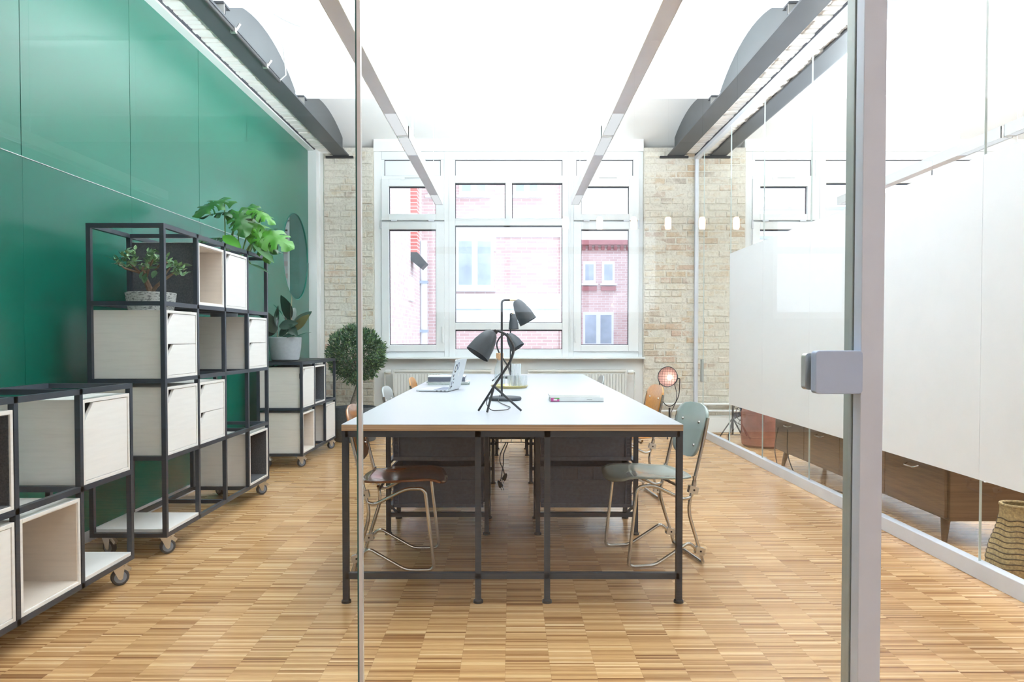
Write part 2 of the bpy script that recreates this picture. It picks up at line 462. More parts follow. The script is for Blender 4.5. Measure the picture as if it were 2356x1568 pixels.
M['potstone'] = speckle_stone('rough_stone_pot', (0.075, 0.08, 0.08), (0.46, 0.47, 0.455), 55, (1, 1, 2.6))
M['feltpot'] = plain('grey_felt_planter', (0.10, 0.115, 0.13), 0.95, var=0.25, scale=120, bmp=0.4)
M['radiator'] = plain('white_radiator', (0.80, 0.82, 0.80), 0.4, var=0.015)
M['radshade'] = plain('radiator_channel_shade', (0.66, 0.68, 0.66), 0.5, var=0.015)  # darker radiator white: shade between the fins put into the colour
M['walnut'] = wood('walnut_veneer', [(0.10, 0.052, 0.025), (0.15, 0.08, 0.04), (0.20, 0.115, 0.06)], (1.5, 3, 70), 0.35)
M['pouf'] = plain('russet_leather', (0.32, 0.105, 0.07), 0.55, var=0.2, scale=12, bmp=0.3)
M['straw'] = plain('woven_straw', (0.46, 0.34, 0.17), 0.85, var=0.35, scale=90, bmp=0.7, bscale=160)
M['straw_dark'] = plain('dark_straw_band', (0.12, 0.085, 0.05), 0.85, var=0.3, scale=90)
M['rose'] = plain('copper_rose_reflector', (0.50, 0.33, 0.30), 0.5, 0.3)
M['bulb'] = emission('lit_bulb', (1.0, 0.80, 0.70), 3.0)
M['bulb_hall'] = emission('filament_bulb', (1.0, 0.62, 0.36), 60.0)
M['diffuser'] = emission('pendant_diffuser', (0.93, 0.96, 1.0), LAMP_EMIT)
M['pendant'] = plain('pendant_underside', (0.74, 0.74, 0.82), 0.5, 0.0, var=0.03)
M['pendant_side'] = plain('pendant_white_housing', (0.82, 0.83, 0.84), 0.35, var=0.01)
M['wire'] = plain('pale_cable', (0.62, 0.64, 0.64), 0.5)
M['wire_clear'] = plain('thin_steel_wire', (0.55, 0.57, 0.58), 0.4, 0.5)
M['cable_dark'] = plain('dark_cable', (0.03, 0.03, 0.035), 0.5)
M['cable_brown'] = plain('brown_cable', (0.14, 0.10, 0.08), 0.6)
M['fac_left'] = facade_brick('pink_brick_side_wing', (0.66, 0.47, 0.47), (0.74, 0.58, 0.58), (0.76, 0.72, 0.73), 'YZ', 4.0)
M['fac_mid'] = facade_brick('pink_brick_across_yard', (0.60, 0.40, 0.41), (0.68, 0.50, 0.50), (0.72, 0.64, 0.66), 'XZ', 4.0)
M['fac_red'] = facade_brick('red_brick_pier', (0.58, 0.16, 0.15), (0.66, 0.24, 0.22), (0.80, 0.70, 0.68), 'YZ', 4.0)
M['fac_white'] = plain('white_facade_panel', (0.80, 0.83, 0.88), 0.6, var=0.03, scale=1.2)
M['fac_pane'] = plain('facade_window_pane', (0.40, 0.48, 0.60), 0.15, var=0.25, scale=1.5)
M['roof'] = plain('red_roof_tile', (0.42, 0.17, 0.19), 0.8)
M['yard'] = plain('courtyard_paving', (0.45, 0.43, 0.41), 0.9)

# ================================================================== THE ROOM
YB = 8.70            # face of the brick piers
XL, XR = -2.31, 2.17 # left green partition, right glass partition
YF = 1.53            # front glazing
tag(MB().box(-6.6, 7.2, -6.2, 9.0, -0.12, 0.0).build('floor', M['floor']), kind='structure')

# vaulted ceiling: shallow brick caps, plastered white, spanning along the room
BAYS = [9.0, 6.87, 4.98, 3.09, 1.20, -0.69, -2.58, -4.47, -6.36]
Z_SPR, Z_CR = 3.345, 3.585
def vault_z(y):
    for b, a in zip(BAYS, BAYS[1:]):
        if a <= y <= b:
            m_ = (a + b) / 2; h = (b - a) / 2; s_ = Z_CR - Z_SPR
            rad = (h * h + s_ * s_) / (2 * s_)
            return Z_CR - rad + math.sqrt(max(0, rad * rad - (y - m_) ** 2))
    return Z_SPR
prof = []
for b, a in zip(BAYS, BAYS[1:]):
    for k in range(16):
        y = b + (a - b) * k / 16
        prof.append((y, vault_z(y)))
prof.append((BAYS[-1], Z_SPR))
poly = prof + [(BAYS[-1], 3.9), (9.0, 3.9)]
vb = MB().prism(poly, lambda u, v, t: (-6.6 + 13.8 * t, u, v))
ceil = vb.build('ceiling', M['white'], smooth=True); tag(ceil, kind='structure')
for i, y in enumerate(BAYS[1:-1]):
    tag(MB().box(-6.6, 7.2, y - 0.05, y + 0.05, Z_SPR - 0.012, Z_SPR + 0.02).build('trim_%d' % (i + 10), M['white']), kind='structure')

# ---- back wall, plastered part around the windows
wb = MB()
for (x0, x1, z0, z1) in ((-1.62, 1.56, 0.0, 0.865), (-1.62, 1.56, 3.31, 3.9),
                         (2.75, 7.2, 0.0, 0.865), (2.75, 7.2, 3.31, 3.9), (5.94, 7.2, 0.865, 3.31),
                         (-6.6, -2.60, 0.0, 0.865), (-6.6, -2.60, 3.31, 3.9), (-6.6, -5.8, 0.865, 3.31)):
    wb.box(x0, x1, YB + 0.045, 9.0, z0, z1)
tag(wb.build('wall_back', M['white']), kind='structure')
tag(MB().box(-2.60, -2.20, YB, 9.0, 0, 3.9).build('wall_back_neighbour', M['teal']), kind='structure')

# ---- exposed brick piers, every brick its own piece
BRICKS = []
for k in range(6):
    rnd = random.Random(k)
    def jit(a): return rnd.uniform(-a, a)
    bw, bh, bd = 0.238, 0.064, 0.05
    b_ = MB()
    c = 0.010
    front = [(-bw / 2 + c + jit(.004), -bh / 2 + c * .6 + jit(.003)), (bw / 2 - c + jit(.004), -bh / 2 + c * .6 + jit(.003)),
             (bw / 2 - c * .8 + jit(.004), bh / 2 - c * .6 + jit(.003)), (-bw / 2 + c + jit(.004), bh / 2 - c * .6 + jit(.003))]
    mid = [(-bw / 2, -bh / 2), (bw / 2, -bh / 2), (bw / 2, bh / 2), (-bw / 2, bh / 2)]
    v = [(x, jit(.003), z) for x, z in front] + [(x + jit(.003), 0.008, z + jit(.002)) for x, z in mid] + [(x, bd, z) for x, z in mid]
    f = [(0, 1, 2, 3)] + [(i, 4 + i, 4 + (i + 1) % 4, (i + 1) % 4) for i in range(4)] + [(4 + i, 8 + i, 8 + (i + 1) % 4, 4 + (i + 1) % 4) for i in range(4)]
    b_.add(v, f)
    BRICKS.append(b_.mesh('brick', M['brick']))

def brick_pier(name, x0, x1, z1, seed):
    rnd = random.Random(seed)
    root = tag(MB().box(x0, x1, YB + 0.008, 9.0, 0, z1).build(name, M['mortar']), kind='structure')
    rows = int((z1 - 0.10) / 0.0775)
    for r in range(rows):
        z = 0.12 + (r + 0.5) * 0.0775
        header = r % 2 == 1
        step = 0.128 if header and rnd.random() < 0.5 else 0.25
        x = x0 - (step / 2 if r % 2 else 0)
        while x < x1 - 0.01:
            a = max(x, x0); b = min(x + step, x1)
            wd = b - a
            if wd > 0.03:
                o = bpy.data.objects.new('brick', rnd.choice(BRICKS)); link(o, root)
                dep = YB + rnd.uniform(-0.007, 0.009) + (0.012 if rnd.random() < 0.10 else 0)
                o.location = ((a + b) / 2 + rnd.uniform(-.002, .002), dep, z + rnd.uniform(-.002, .002))
                o.scale = ((wd - 0.011) / 0.238, 1, 1)
                o.rotation_euler = (rnd.uniform(-.06, .06), rnd.uniform(-.012, .012), rnd.uniform(-.03, .03))
            x += step
    return root
brick_pier('wall_back_left', -2.20, -1.62, 3.34, 3)
brick_pier('wall_back_right', 1.56, 2.75, 3.34, 5)

# white pier at the end of the green partition, skirting boards
MB().box(-2.31, -2.215, 8.44, YB, 0, 3.27).build('trim_1', M['paint'])['kind'] = 'structure'
MB().box(-2.225, -2.20, 8.56, YB, 0, 3.27).build('trim_2', M['paint'])['kind'] = 'structure'
MB().box(1.56, 2.12, 8.675, YB, 0.0, 0.17).build('baseboard_back', M['paint'], bevel=0.004)['kind'] = 'structure'
MB().box(2.20, 7.0, 8.675, YB, 0.0, 0.20).build('baseboard_back_neighbour', M['paint'], bevel=0.004)['kind'] = 'structure'
hp = empty('heating_pipe', (0, 0, 0), 0, 'white heating pipes running above the skirting along the brick wall', 'pipe')
for z in (0.255, 0.335):
    MB().tube([(1.56, 8.655, z), (6.9, 8.655, z)], 0.014, 10).build('pipe_run', M['paint'], hp, True)

# ---- windows
def window(name, ox, bays=('L', 'C', 'R')):
    y0, y1 = YB + 0.06, YB + 0.13
    root = empty(name, (ox, 0, 0), kind='structure')
    def frame(nm, x0, x1, z0, z1, gx0, gx1, gz0, gz1, ya=y0, yb=y1, par=root):
        f = MB()
        f.box(x0, gx0, ya, yb, z0, z1); f.box(gx1, x1, ya, yb, z0, z1)
        f.box(gx0, gx1, ya, yb, z0, gz0); f.box(gx0, gx1, ya, yb, gz1, z1)
        return f.build(nm, M['window_white'], par, bevel=0.004)
    def pane(gx0, gx1, gz0, gz1, par, y=YB + 0.10, mat='winglass', nm='pane'):
        p_ = MB().box(gx0 - .004, gx1 + .004, y, y + 0.012, gz0 - .004, gz1 + .004).build(nm, M[mat], par)
        s_ = MB()
        for a in ((gx0, gx0 + .008, gz0, gz1), (gx1 - .008, gx1, gz0, gz1), (gx0, gx1, gz0, gz0 + .006), (gx0, gx1, gz1 - .016, gz1)):
            s_.box(a[0], a[1], y - 0.012, y - 0.001, a[2], a[3])
        s_.build('seal', M['seal'], par)
        return p_
    # outer frame and mullions
    f = MB()
    f.box(-1.62, -1.53, y0 + .015, y1 + .05, 0.865, 3.31); f.box(1.509, 1.56, y0 + .015, y1 + .05, 0.865, 3.31)
    f.box(-0.79, -0.735, y0 + .005, y1 + .05, 0.865, 3.31); f.box(0.68, 0.739, y0 + .005, y1 + .05, 0.865, 3.31)
    for a, b in ((-1.53, -0.79), (0.739, 1.509)):
        f.box(a, b, y0 + .01, y1 + .05, 3.215, 3.31); f.box(a, b, y0 + .01, y1 + .05, 2.986, 3.027); f.box(a, b, y0 + .01, y1 + .05, 0.865, 0.953)
        f.box(a, b, y0 + .03, y1 + .05, 2.47, 2.51)
    f.box(-0.735, 0.68, y0 + .01, y1 + .05, 3.215, 3.31)
    f.build('frame', M['window_white'], root, bevel=0.004)
    # fixed white panels at the top
    for a, b in ((-1.499, -0.832), (-0.662, 0.606), (0.77, 1.443)):
        s_ = MB()
        s_.box(a, b, YB + .10, YB + .11, 3.027, 3.215)
        s_.build('top_panel', M['window_white'], root)
        k = MB()
        for q in ((a, b, 3.209, 3.215), (a, b, 3.027, 3.032), (a, a + .006, 3.027, 3.215), (b - .006, b, 3.027, 3.215)):
            k.box(q[0], q[1], YB + .094, YB + .10, q[2], q[3])
        k.build('seal', M['seal'], root)
    for a, b in ((-1.53, -1.499), (-0.832, -0.79), (0.739, 0.77), (1.443, 1.509), (-0.735, -0.662), (0.606, 0.68)):
        MB().box(a, b, y0 + .02, y1, 3.02, 3.22).build('panel_stile', M['window_white'], root)
    # tilting sashes left and right
    for a, b, ga, gb in ((-1.53, -0.79, -1.443, -0.888), (0.739, 1.509, 0.827, 1.391)):
        s_ = frame('upper_sash', a, b, 2.50, 2.986, ga, gb, 2.573, 2.90, y0 - .012, y1)
        pane(ga, gb, 2.573, 2.90, s_)
        for hx in (a + 0.15, b - 0.15):
            MB().box(hx - .035, hx + .035, y0 - .028, y0 - .012, 2.482, 2.502).build('hinge', M['alu'], s_)
        MB().box((a + b) / 2 - .10, (a + b) / 2 + .12, y0 - .02, y0 - .012, 2.992, 2.999).build('stay_rod', M['alu_side'], s_)
        MB().box((a + b) / 2 - .14, (a + b) / 2 - .09, y0 - .03, y0 - .01, 2.975, 3.005).build('stay_catch', M['window_white'], s_)
        s2 = frame('lower_sash', a, b, 0.953, 2.482, ga, gb, 1.03, 2.394, y0 - .012, y1)
        pane(ga, gb, 1.03, 2.394, s2)
        hx = a if a < 0 else b
        MB().box(hx - .012, hx + .006, y0 - .025, y0 - .005, 2.40, 2.50).build('hinge', M['alu'], s2)
        hx = b - 0.022 if a < 0 else a + 0.022
        MB().box(hx - .010, hx + .010, y0 - .034, y0 - .012, 1.06, 1.25).build('handle', M['window_white'], s2, bevel=.004)
    # centre light
    c_ = MB()
    c_.box(-0.735, -0.662, y0, y1, 0.865, 3.027); c_.box(0.606, 0.68, y0, y1, 0.865, 3.027)
    for z0, z1 in ((2.94, 3.027), (2.44, 2.522), (1.21, 1.293), (0.865, 0.979)):
        c_.box(-0.662, 0.606, y0, y1, z0, z1)
    c_.box(-0.067, 0.01, y0, y1, 2.522, 2.94)
    co = c_.build('centre_frame', M['window_white'], root, bevel=0.004)
    for q in ((-0.662, -0.067, 2.522, 2.94), (0.01, 0.606, 2.522, 2.94), (-0.662, 0.606, 1.293, 2.44), (-0.662, 0.606, 0.979, 1.21)):
        pane(*q, co)
    # sill
    MB().box(-1.60, 1.57, YB - 0.05, YB + 0.07, 0.865, 0.885).build('window_sill', M['window_white'], root, bevel=0.004)
    return root
window('window_1', 0.0)
window('window_2', 4.38)
window('window_3', -4.03)
# window lever rod
tag(MB().tube([(0.70, YB + .045, 0.95), (0.70, YB + .045, 3.20)], 0.006, 8).tube([(0.70, YB + .045, 3.20), (0.70, YB + .03, 3.30)], 0.012, 8).build('vent_rod', M['window_white']),
    'slim white vertical vent rod on the window mullion', 'rod')

# ---- radiators
def radiator(x0, x1, label, valve):
    r = empty('radiator', (0, 0, 0), 0, label, 'radiator')
    za, zb = 0.12, 0.745; ya, yb = 8.60, 8.69
    MB().box(x0, x1, ya + .012, yb, za, zb).build('back_panel', M['radshade'], r, bevel=.006)
    n = int((x1 - x0) / 0.035)
    f = MB()
    st = (x1 - x0 - 0.03) / n
    for i in range(n):
        xa = x0 + 0.015 + i * st
        f.prism([(xa + .003, za + .03), (xa + st - .008, za + .03), (xa + st - .008, zb - .055), (xa + .003, zb - .055)],
                lambda u, v, t: (u + (0.003 if t == 0 else 0), ya + 0.014 * t, v))
    f.build('fins', M['radiator'], r)
    MB().box(x0 - .004, x1 + .004, ya - .002, yb + .002, zb - .028, zb).build('top_grille', M['radiator'], r, bevel=.004)
    MB().box(x0 - .004, x0 + .012, ya, yb, za, zb).build('side_cover', M['radiator'], r)
    MB().box(x1 - .012, x1 + .004, ya, yb, za, zb).build('side_cover', M['radiator'], r)
    vx = x0 - 0.06 if valve < 0 else x1 + 0.06
    mt = Matrix.Rotation(R(90), 3, 'Y')
    MB().lathe([(0.012, -.04), (0.026, -.035), (0.03, 0), (0.026, .03), (0.012, .034)], 14, (vx, 8.63, 0.715), mt).build('thermostat', M['radiator'], r, True)
    e = vx + (-0.05 if valve < 0 else .05)
    MB().tube(fillet([(vx, 8.63, 0.715), (e, 8.63, 0.715), (e, 8.65, 0.69), (e, 8.65, 0.02)], .02), 0.009, 8).build('feed_pipe', M['radiator'], r, True)
radiator(-1.372, -0.233, 'white panel radiator beside the potted tree, thermostat towards the tree', -1)
radiator(0.198, 1.337, 'white panel radiator beside the round studio lamp', 1)

# ---- steel beams with arched plates, brick soffits between them
def steel_beam(xa, xb, label, y_near, y_far=8.72, ends=True):
    b = empty('steel_beam', ((xa + xb) / 2, 0, 3.235), 0, label, 'beam')
    hw = (xb - xa) / 2
    MB().box(-hw, hw, y_near, y_far, 0, 0.016).build('bottom_flange', M['beam'], b)
    pl = [(y_near, 0.012), (y_far, 0.012)]
    k = 90
    for i in range(k + 1):
        y = y_far + (y_near - y_far) * i / k
        pl.append((y, vault_z(y) - 3.235 + 0.004))
    MB().prism(pl, lambda u, v, t: (-0.008 + 0.016 * t, u, v)).build('arched_web', M['lunette'], b)
    for y in BAYS[1:-1]:
        if y_near < y < y_far:
            for s_ in (-1, 1):
                c = MB()
                c.box(min(0, s_ * hw), max(0, s_ * hw), y - .06, y + .06, Z_SPR - 3.235 - .03, Z_SPR - 3.235 - .018)
                c.box(min(0, s_ * hw * .9), max(0, s_ * hw * .9), y - .006, y + .006, 0.02, Z_SPR - 3.235 - .02)
                c.build('cross_joist_end', M['beam'], b)
                MB().box(min(s_ * .008, s_ * hw), max(s_ * .008, s_ * hw), y - .05, y - .042, 0.015, 0.085).build('cleat', M['zinc'], b)
    for y in (7.6, 5.7):
        MB().lathe([(0.012, -.012), (0.02, -.012), (0.02, .012), (0.012, .012)], 8, (0.0, y, 0.06), Matrix.Rotation(R(90), 3, 'Y')).build('bolt', M['black'], b)
    if ends:
        MB().box(-hw - 0.09, hw + 0.05, 8.67, 8.705, -0.022, -0.001).build('bearing_plate', M['black'], b)
    return b
steel_beam(-2.075, -1.895, 'dark steel beam with arched grey plates over the shelving, carrying a slim pipe', -0.5)
steel_beam(1.83, 2.02, 'dark steel beam with arched grey plates over the chairs with studio lamp', -0.5)
steel_beam(2.33, 2.51, 'dark steel beam beyond the glass partition', -0.5)

bs = MB()
v = [(-.107, -.030, .006), (.107, -.030, .006), (.107, .030, .006), (-.107, .030, .006), (-.102, -.026, 0), (.102, -.026, 0), (.102, .026, 0), (-.102, .026, 0),
     (-.107, -.030, .05), (.107, -.030, .05), (.107, .030, .05), (-.107, .030, .05)]
bs.add(v, [(4, 7, 6, 5), (0, 4, 5, 1), (1, 5, 6, 2), (2, 6, 7, 3), (3, 7, 4, 0), (0, 1, 9, 8), (1, 2, 10, 9), (2, 3, 11, 10), (3, 0, 8, 11)])
SOFF = bs.mesh('brick', M['pbrick'])
def soffit(name, x0, x1, y0, seed):
    rnd = random.Random(seed)
    r = tag(MB().box(x0, x1, y0, 8.70, 3.268, 3.60).build(name, M['mortar']), kind='structure')
    y = y0 + 0.04
    while y < 8.66:
        o = bpy.data.objects.new('brick', SOFF); link(o, r)
        o.location = ((x0 + x1) / 2 + rnd.uniform(-.006, .006), y, 3.256 + rnd.uniform(-.006, .006))
        o.scale = ((x1 - x0) / 0.218, 1, 1); o.rotation_euler = (rnd.uniform(-.03, .03), rnd.uniform(-.02, .02), rnd.uniform(-.03, .03))
        y += 0.0735
soffit('wall_left_soffit', -2.31, -2.075, 1.3, 1)
soffit('wall_right_soffit', 2.02, 2.155, 1.3, 2)
soffit('wall_right_soffit_outer', 2.185, 2.33, 1.3, 4)

# slim pipe with clamps on the left beam and its white cable
pp = empty('conduit_pipe', (-1.905, 4.5, 3.218), 0, 'black conduit pipe clamped under the left steel beam', 'pipe')
MB().tube([(0, -4.0, 0), (0, 1.62, 0)], 0.013, 10).build('tube', M['black'], pp, True)
for y in (0.62, 1.28, -0.2, -1.4):
    MB().box(-.02, .02, y - .014, y + .014, -.018, .016).build('clamp', M['zinc'], pp, bevel=.003)
    MB().tube([(0.018, y, 0.005), (0.045, y, 0.045)], 0.009, 8).build('clamp_bolt', M['zinc'], pp, True)
def catenary(a, b, sag, n=14):
    a = Vector(a); b = Vector(b)
    return [a.lerp(b, i / n) - Vector((0, 0, sag * 4 * (i / n) * (1 - i / n))) for i in range(n + 1)]
cab = MB()
e0 = Vector((-1.905, 6.12, 3.222)); h1 = Vector((-1.78, 5.6, vault_z(5.6) - .02))
cab.tube([e0, e0 + Vector((.06, -.02, .04)), e0 + Vector((.10, -.2, .18)), h1], 0.006, 6)
hA = Vector((-0.69, 5.1, vault_z(5.1) - .02)); hB = Vector((0.60, 5.1, vault_z(5.1) - .02))
cab.tube(catenary(h1, hA, .16), 0.005, 6); cab.tube(catenary(hA, hB, .13), 0.005, 6)
cab.tube([hA, hA + Vector((0, 0, -.1)), Vector((-0.69, 5.2, 2.47))], 0.004, 6); cab.tube([hB, hB + Vector((0, 0, -.1)), Vector((0.612, 5.2, 2.47))], 0.004, 6)
tag(cab.build('power_cable', M['wire'], None, True), 'thin white power cable swagged below the ceiling between the pendant lights', 'cable')

# ---- left green partition
gl = tag(MB().box(XL - 0.05, XL - 0.045, 1.5, 8.44, 0.03, 0.031).build('wall_left', M['paint']), kind='structure')
seams = [1.47, 2.49, 3.505, 4.51, 5.50, 6.496, 7.506, 8.44]
DC = (7.955, 1.985, 0.455)       # round clear opening in the film: y, z, radius
def disc_y(z, side):
    d = DC[2] ** 2 - (z - DC[1]) ** 2
    return DC[0] + side * math.sqrt(max(d, 0))
for a, b in zip(seams, seams[1:]):
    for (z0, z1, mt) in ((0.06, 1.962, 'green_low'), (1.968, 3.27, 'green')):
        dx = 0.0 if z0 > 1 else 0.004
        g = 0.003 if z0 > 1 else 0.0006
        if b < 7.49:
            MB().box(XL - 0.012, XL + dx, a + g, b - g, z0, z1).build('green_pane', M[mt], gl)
        else:
            # panes around the round clear opening: built as vertical strips clipped by the circle
            s_ = MB(); n = 60
            ya, yb = max(a + g, a), b - g
            for i in range(n):
                u0 = ya + (yb - ya) * i / n; u1 = ya + (yb - ya) * (i + 1) / n
                def cut(u):
                    d = DC[2] ** 2 - (u - DC[0]) ** 2
                    return math.sqrt(d) if d > 0 else 0.0
                if z0 > 1: lo0, lo1, hi0, hi1 = max(z0, DC[1] + cut(u0)) if cut(u0) else z0, max(z0, DC[1] + cut(u1)) if cut(u1) else z0, z1, z1
                else: lo0, lo1, hi0, hi1 = z0, z0, min(z1, DC[1] - cut(u0)) if cut(u0) else z1, min(z1, DC[1] - cut(u1)) if cut(u1) else z1
                s_.add([(XL + x, u, z) for x in (dx, -.012) for u, z in ((u0, lo0), (u1, lo1), (u1, hi1), (u0, hi0))],
                       [(0, 1, 2, 3), (4, 7, 6, 5), (0, 4, 5, 1), (3, 2, 6, 7)])
            s_.build('green_pane', M[mt], gl)
ring = [(XL + .002, DC[0] + (DC[2] + .004) * math.cos(2 * math.pi * k / 64), DC[1] + (DC[2] + .004) * math.sin(2 * math.pi * k / 64)) for k in range(64)]
MB().tube(ring, 0.004, 6, True).build('round_edge', M['teal'], gl, True)
MB().lathe([(0.0, 0), (DC[2] + .002, 0), (DC[2] + .002, .006), (0, .006)], 48, (XL - .01, DC[0], DC[1]), Matrix.Rotation(R(90), 3, 'Y')).build('round_clear_pane', M['glass_round'], gl, fix=True)
MB().box(XL - 0.003, XL + 0.0055, 1.5, 7.49, 1.9635, 1.9665).build('film_edge', M['wire'], gl)
MB().box(XL - 0.02, XL + 0.012, 1.5, 8.44, 0.0, 0.06).build('base_rail', M['alu'], gl)
MB().box(XL, XL + 0.07, 1.5, 8.46, 3.235, 3.262).build('top_rail', M['paint'], gl)
MB().box(XL + 0.07, XL + 0.085, 1.5, 8.46, 3.248, 3.268).build('top_gap', M['seal'], gl)

# ---- right glass partition with the white film
gr = tag(MB().box(XR + 0.05, XR + 0.051, 1.5, 1.51, 0.03, 0.031).build('wall_right', M['paint']), kind='structure')
rs = [1.47, 2.39, 3.40, 4.40, 5.36, 6.36, 7.32, 8.34, 8.66]
for a, b in zip(rs, rs[1:]):
    MB().box(XR - 0.006, XR + 0.006, a + .0015, b - .0015, 0.075, 3.195).build('glass_pane', M['glass'], gr)
    MB().box(XR - 0.0055, XR + 0.0055, b - .0013, b + .0013, 0.075, 3.195).build('pane_joint', M['joint'], gr)
    if a > 2 and b < 7.4:
        MB().box(XR - 0.009, XR - 0.0062, a + .001, b - .001, 0.455, 1.945).build('white_film', M['film'], gr)
MB().box(XR - 0.025, XR + 0.025, 1.5, 8.70, 0.0, 0.078).build('base_rail', M['alu'], gr, bevel=.003)
MB().box(XR - 0.025, XR + 0.025, 1.5, 8.70, 3.19, 3.235).build('top_rail', M['alu'], gr, bevel=.003)
MB().box(XR - 0.02, XR + 0.02, 1.5, 8.70, 3.235, 3.262).build('top_gap', M['seal'], gr)
MB().box(XR - 0.022, XR + 0.022, 8.655, 8.70, 0.07, 3.20).build('end_post', M['alu'], gr, bevel=.003)
MB().box(XR - 0.035, XR - 0.008, 8.28, 8.34, 0.62, 0.87).build('handle_plate', M['alu_side'], gr, bevel=.004)

# ---- front glazing: fixed pane, glass door leaf, door post
fw = tag(MB().box(XL, 0.762, YF - 0.03, YF + 0.04, 3.19, 3.26).build('wall_front', M['alu']), kind='structure')
MB().box(XL + .012, -0.3195, YF - 0.006, YF + 0.006, 0.01, 3.19).build('fixed_pane', M['glass_front'], fw)
MB().box(-0.3190, -0.3158, YF - 0.0062, YF + 0.0062, 0.01, 3.19).build('pane_edge', M['glass_edge'], fw)
MB().box(-0.3158, -0.3085, YF - 0.007, YF + 0.007, 0.01, 3.19).build('joint_profile', M['bright_joint'], fw)
dr = empty('door_1', (0.2, YF, 0), kind='structure')
MB().box(-0.508, 0.497, -0.006, 0.006, 0.012, 3.19).build('glass_leaf', M['glass_front'], dr)
lk = MB().prism([(x + 0.466, z + 1.0385) for x, z in rrect(0.096, 0.088, 0.008)], lambda u, v, t: (u, -0.032 + 0.026 * t, v)).build('lock_case', M['lock'], dr, bevel=.002)
MB().prism([(x + 0.460, z + 1.0385) for x, z in rrect(0.096, 0.076, 0.008)], lambda u, v, t: (u, 0.0065 + 0.022 * t, v)).build('lock_back_plate', M['zinc'], dr)
M['alu_post'] = plain('front_post_aluminium', (0.68, 0.74, 0.88), 0.42, 0.1, var=0.03, bmp=0.06, bscale=300)
tp = empty('trim_3', (0.7105, 1.5, 0), kind='structure')
MB().box(0, 0.046, 0, 0.034, 0, 3.19).build('post_face', M['alu_post'], tp, bevel=.0015)
MB().box(0.004, 0.046, 0.034, 0.042, 0, 3.19).build('post_seal', M['black'], tp)
MB().box(0, 0.046, 0.042, 0.078, 0, 3.19).build('post_rebate', M['alu_side'], tp, bevel=.0015)

# ---- the hall on the viewer's side
hall = MB()
hall.box(-6.6, -6.45, -6.2, 9.0, 0, 3.9); hall.box(7.05, 7.2, -6.2, 9.0, 0, 3.9)
tag(hall.build('wall_side', M['white']), kind='structure')
tag(MB().box(-6.45, XL - .02, 1.45, 1.55, 0, 3.9).build('wall_neighbour_front', M['white']), kind='structure')
rw = MB()
for x0, x1, z0, z1 in ((-6.6, 7.2, 0, 1.35), (-6.6, 7.2, 2.62, 3.9), (-6.6, -1.05, 1.35, 2.62), (1.85, 3.2, 1.35, 2.62), (5.9, 7.2, 1.35, 2.62)):
    rw.box(x0, x1, -6.2, -6.0, z0, z1)
tag(rw.build('wall_rear', M['hallwall']), kind='structure')
for i, (a, b) in enumerate(((-1.05, 1.85), (3.2, 5.9))):
    f = MB()
    for t in (a, (a * 2 + b) / 3, (a + 2 * b) / 3, b - .07):
        f.box(t, t + .07, -6.12, -6.05, 1.35, 2.62)
    for z in (1.35, 2.15, 2.55): f.box(a, b, -6.12, -6.05, z, z + .08)
    tag(f.build('window_%d' % (i + 4), M['window_white']), kind='structure')

# ================================================================== LIGHTS
def area(name, loc, rot, sx, sy, power, col=(1, 1, 1), parent=None):
    l = bpy.data.lights.new(name, 'AREA'); l.shape = 'RECTANGLE'; l.size = sx; l.size_y = sy; l.energy = power; l.color = col
    o = bpy.data.objects.new(name, l); o.location = loc; o.rotation_euler = rot; link(o, parent)
    return o
def portal(loc, rot, sx, sy):
    o = area('window_portal', loc, rot, sx, sy, 1.0); o.data.cycles.is_portal = True
portal((0, 8.98, 2.08), (R(-90), 0, 0), 3.1, 2.4)
portal((4.38, 8.98, 2.08), (R(-90), 0, 0), 3.1, 2.4)
portal((0.4, -6.15, 1.98), (R(90), 0, 0), 2.9, 1.3)
portal((4.55, -6.15, 1.98), (R(90), 0, 0), 2.7, 1.3)

def pendant(x, y0, y1, label, group, lit=1.0):
    w_ = 0.038
    p = empty('pendant_light', (x, (y0 + y1) / 2, 2.385), 0, label, 'pendant light', group)
    hl = (y1 - y0) / 2
    f = MB()
    f.box(-w_, -w_ + .004, -hl, hl, 0, .075); f.box(w_ - .004, w_, -hl, hl, 0, .075); f.box(-w_, w_, -hl, -hl + .004, 0, .075); f.box(-w_, w_, hl - .004, hl, 0, .075)
    f.box(-w_ + .004, w_ - .004, -hl + .004, hl - .004, .06, .066)
    f.build('housing', M['pendant_side'], p)
    L_ = 0.47
    MB().box(-w_ + .004, w_ - .004, -hl + L_, hl - L_, 0.001, .010).build('underside', M['pendant'], p)
    for a, b in ((-hl + .006, -hl + L_), (hl - L_, hl - .006)):
        MB().box(-w_ + .005, w_ - .005, a, b, 0.006, .012).build('diffuser', M['diffuser' if lit else 'paint'], p)
    MB().box(-w_ + .01, w_ - .01, -hl + .02, hl - .02, .067, .070).build('top_diffuser', M['diffuser' if lit else 'paint'], p)
    for yy in (-hl + .5, hl - .5):
        zc = vault_z(p.location.y + yy) - 2.385
        MB().tube([(0, yy, .07), (0, yy, zc)], 0.0018, 5).build('wire', M['wire_clear'], p)
    if lit: area('uplight', (0, 0, 0.085), (math.pi, 0, 0), 0.05, 2 * hl - .1, UPLIGHT * lit, (0.88, 0.945, 1.0), p)
    return p
for x, side in ((-0.69, 'shelving'), (0.612, 'chairs with studio lamp')):
    s_ = 'over the table edge facing the ' + side if x < 0 else 'over the table edge facing the glass partition'
    pendant(x, 4.74, 7.11, 'long slim pendant light ' + s_ + ', by the window', 'pendant lights over the table')
    pendant(x, 2.34, 4.71, 'long slim pendant light ' + s_ + ', away from the window', 'pendant lights over the table')
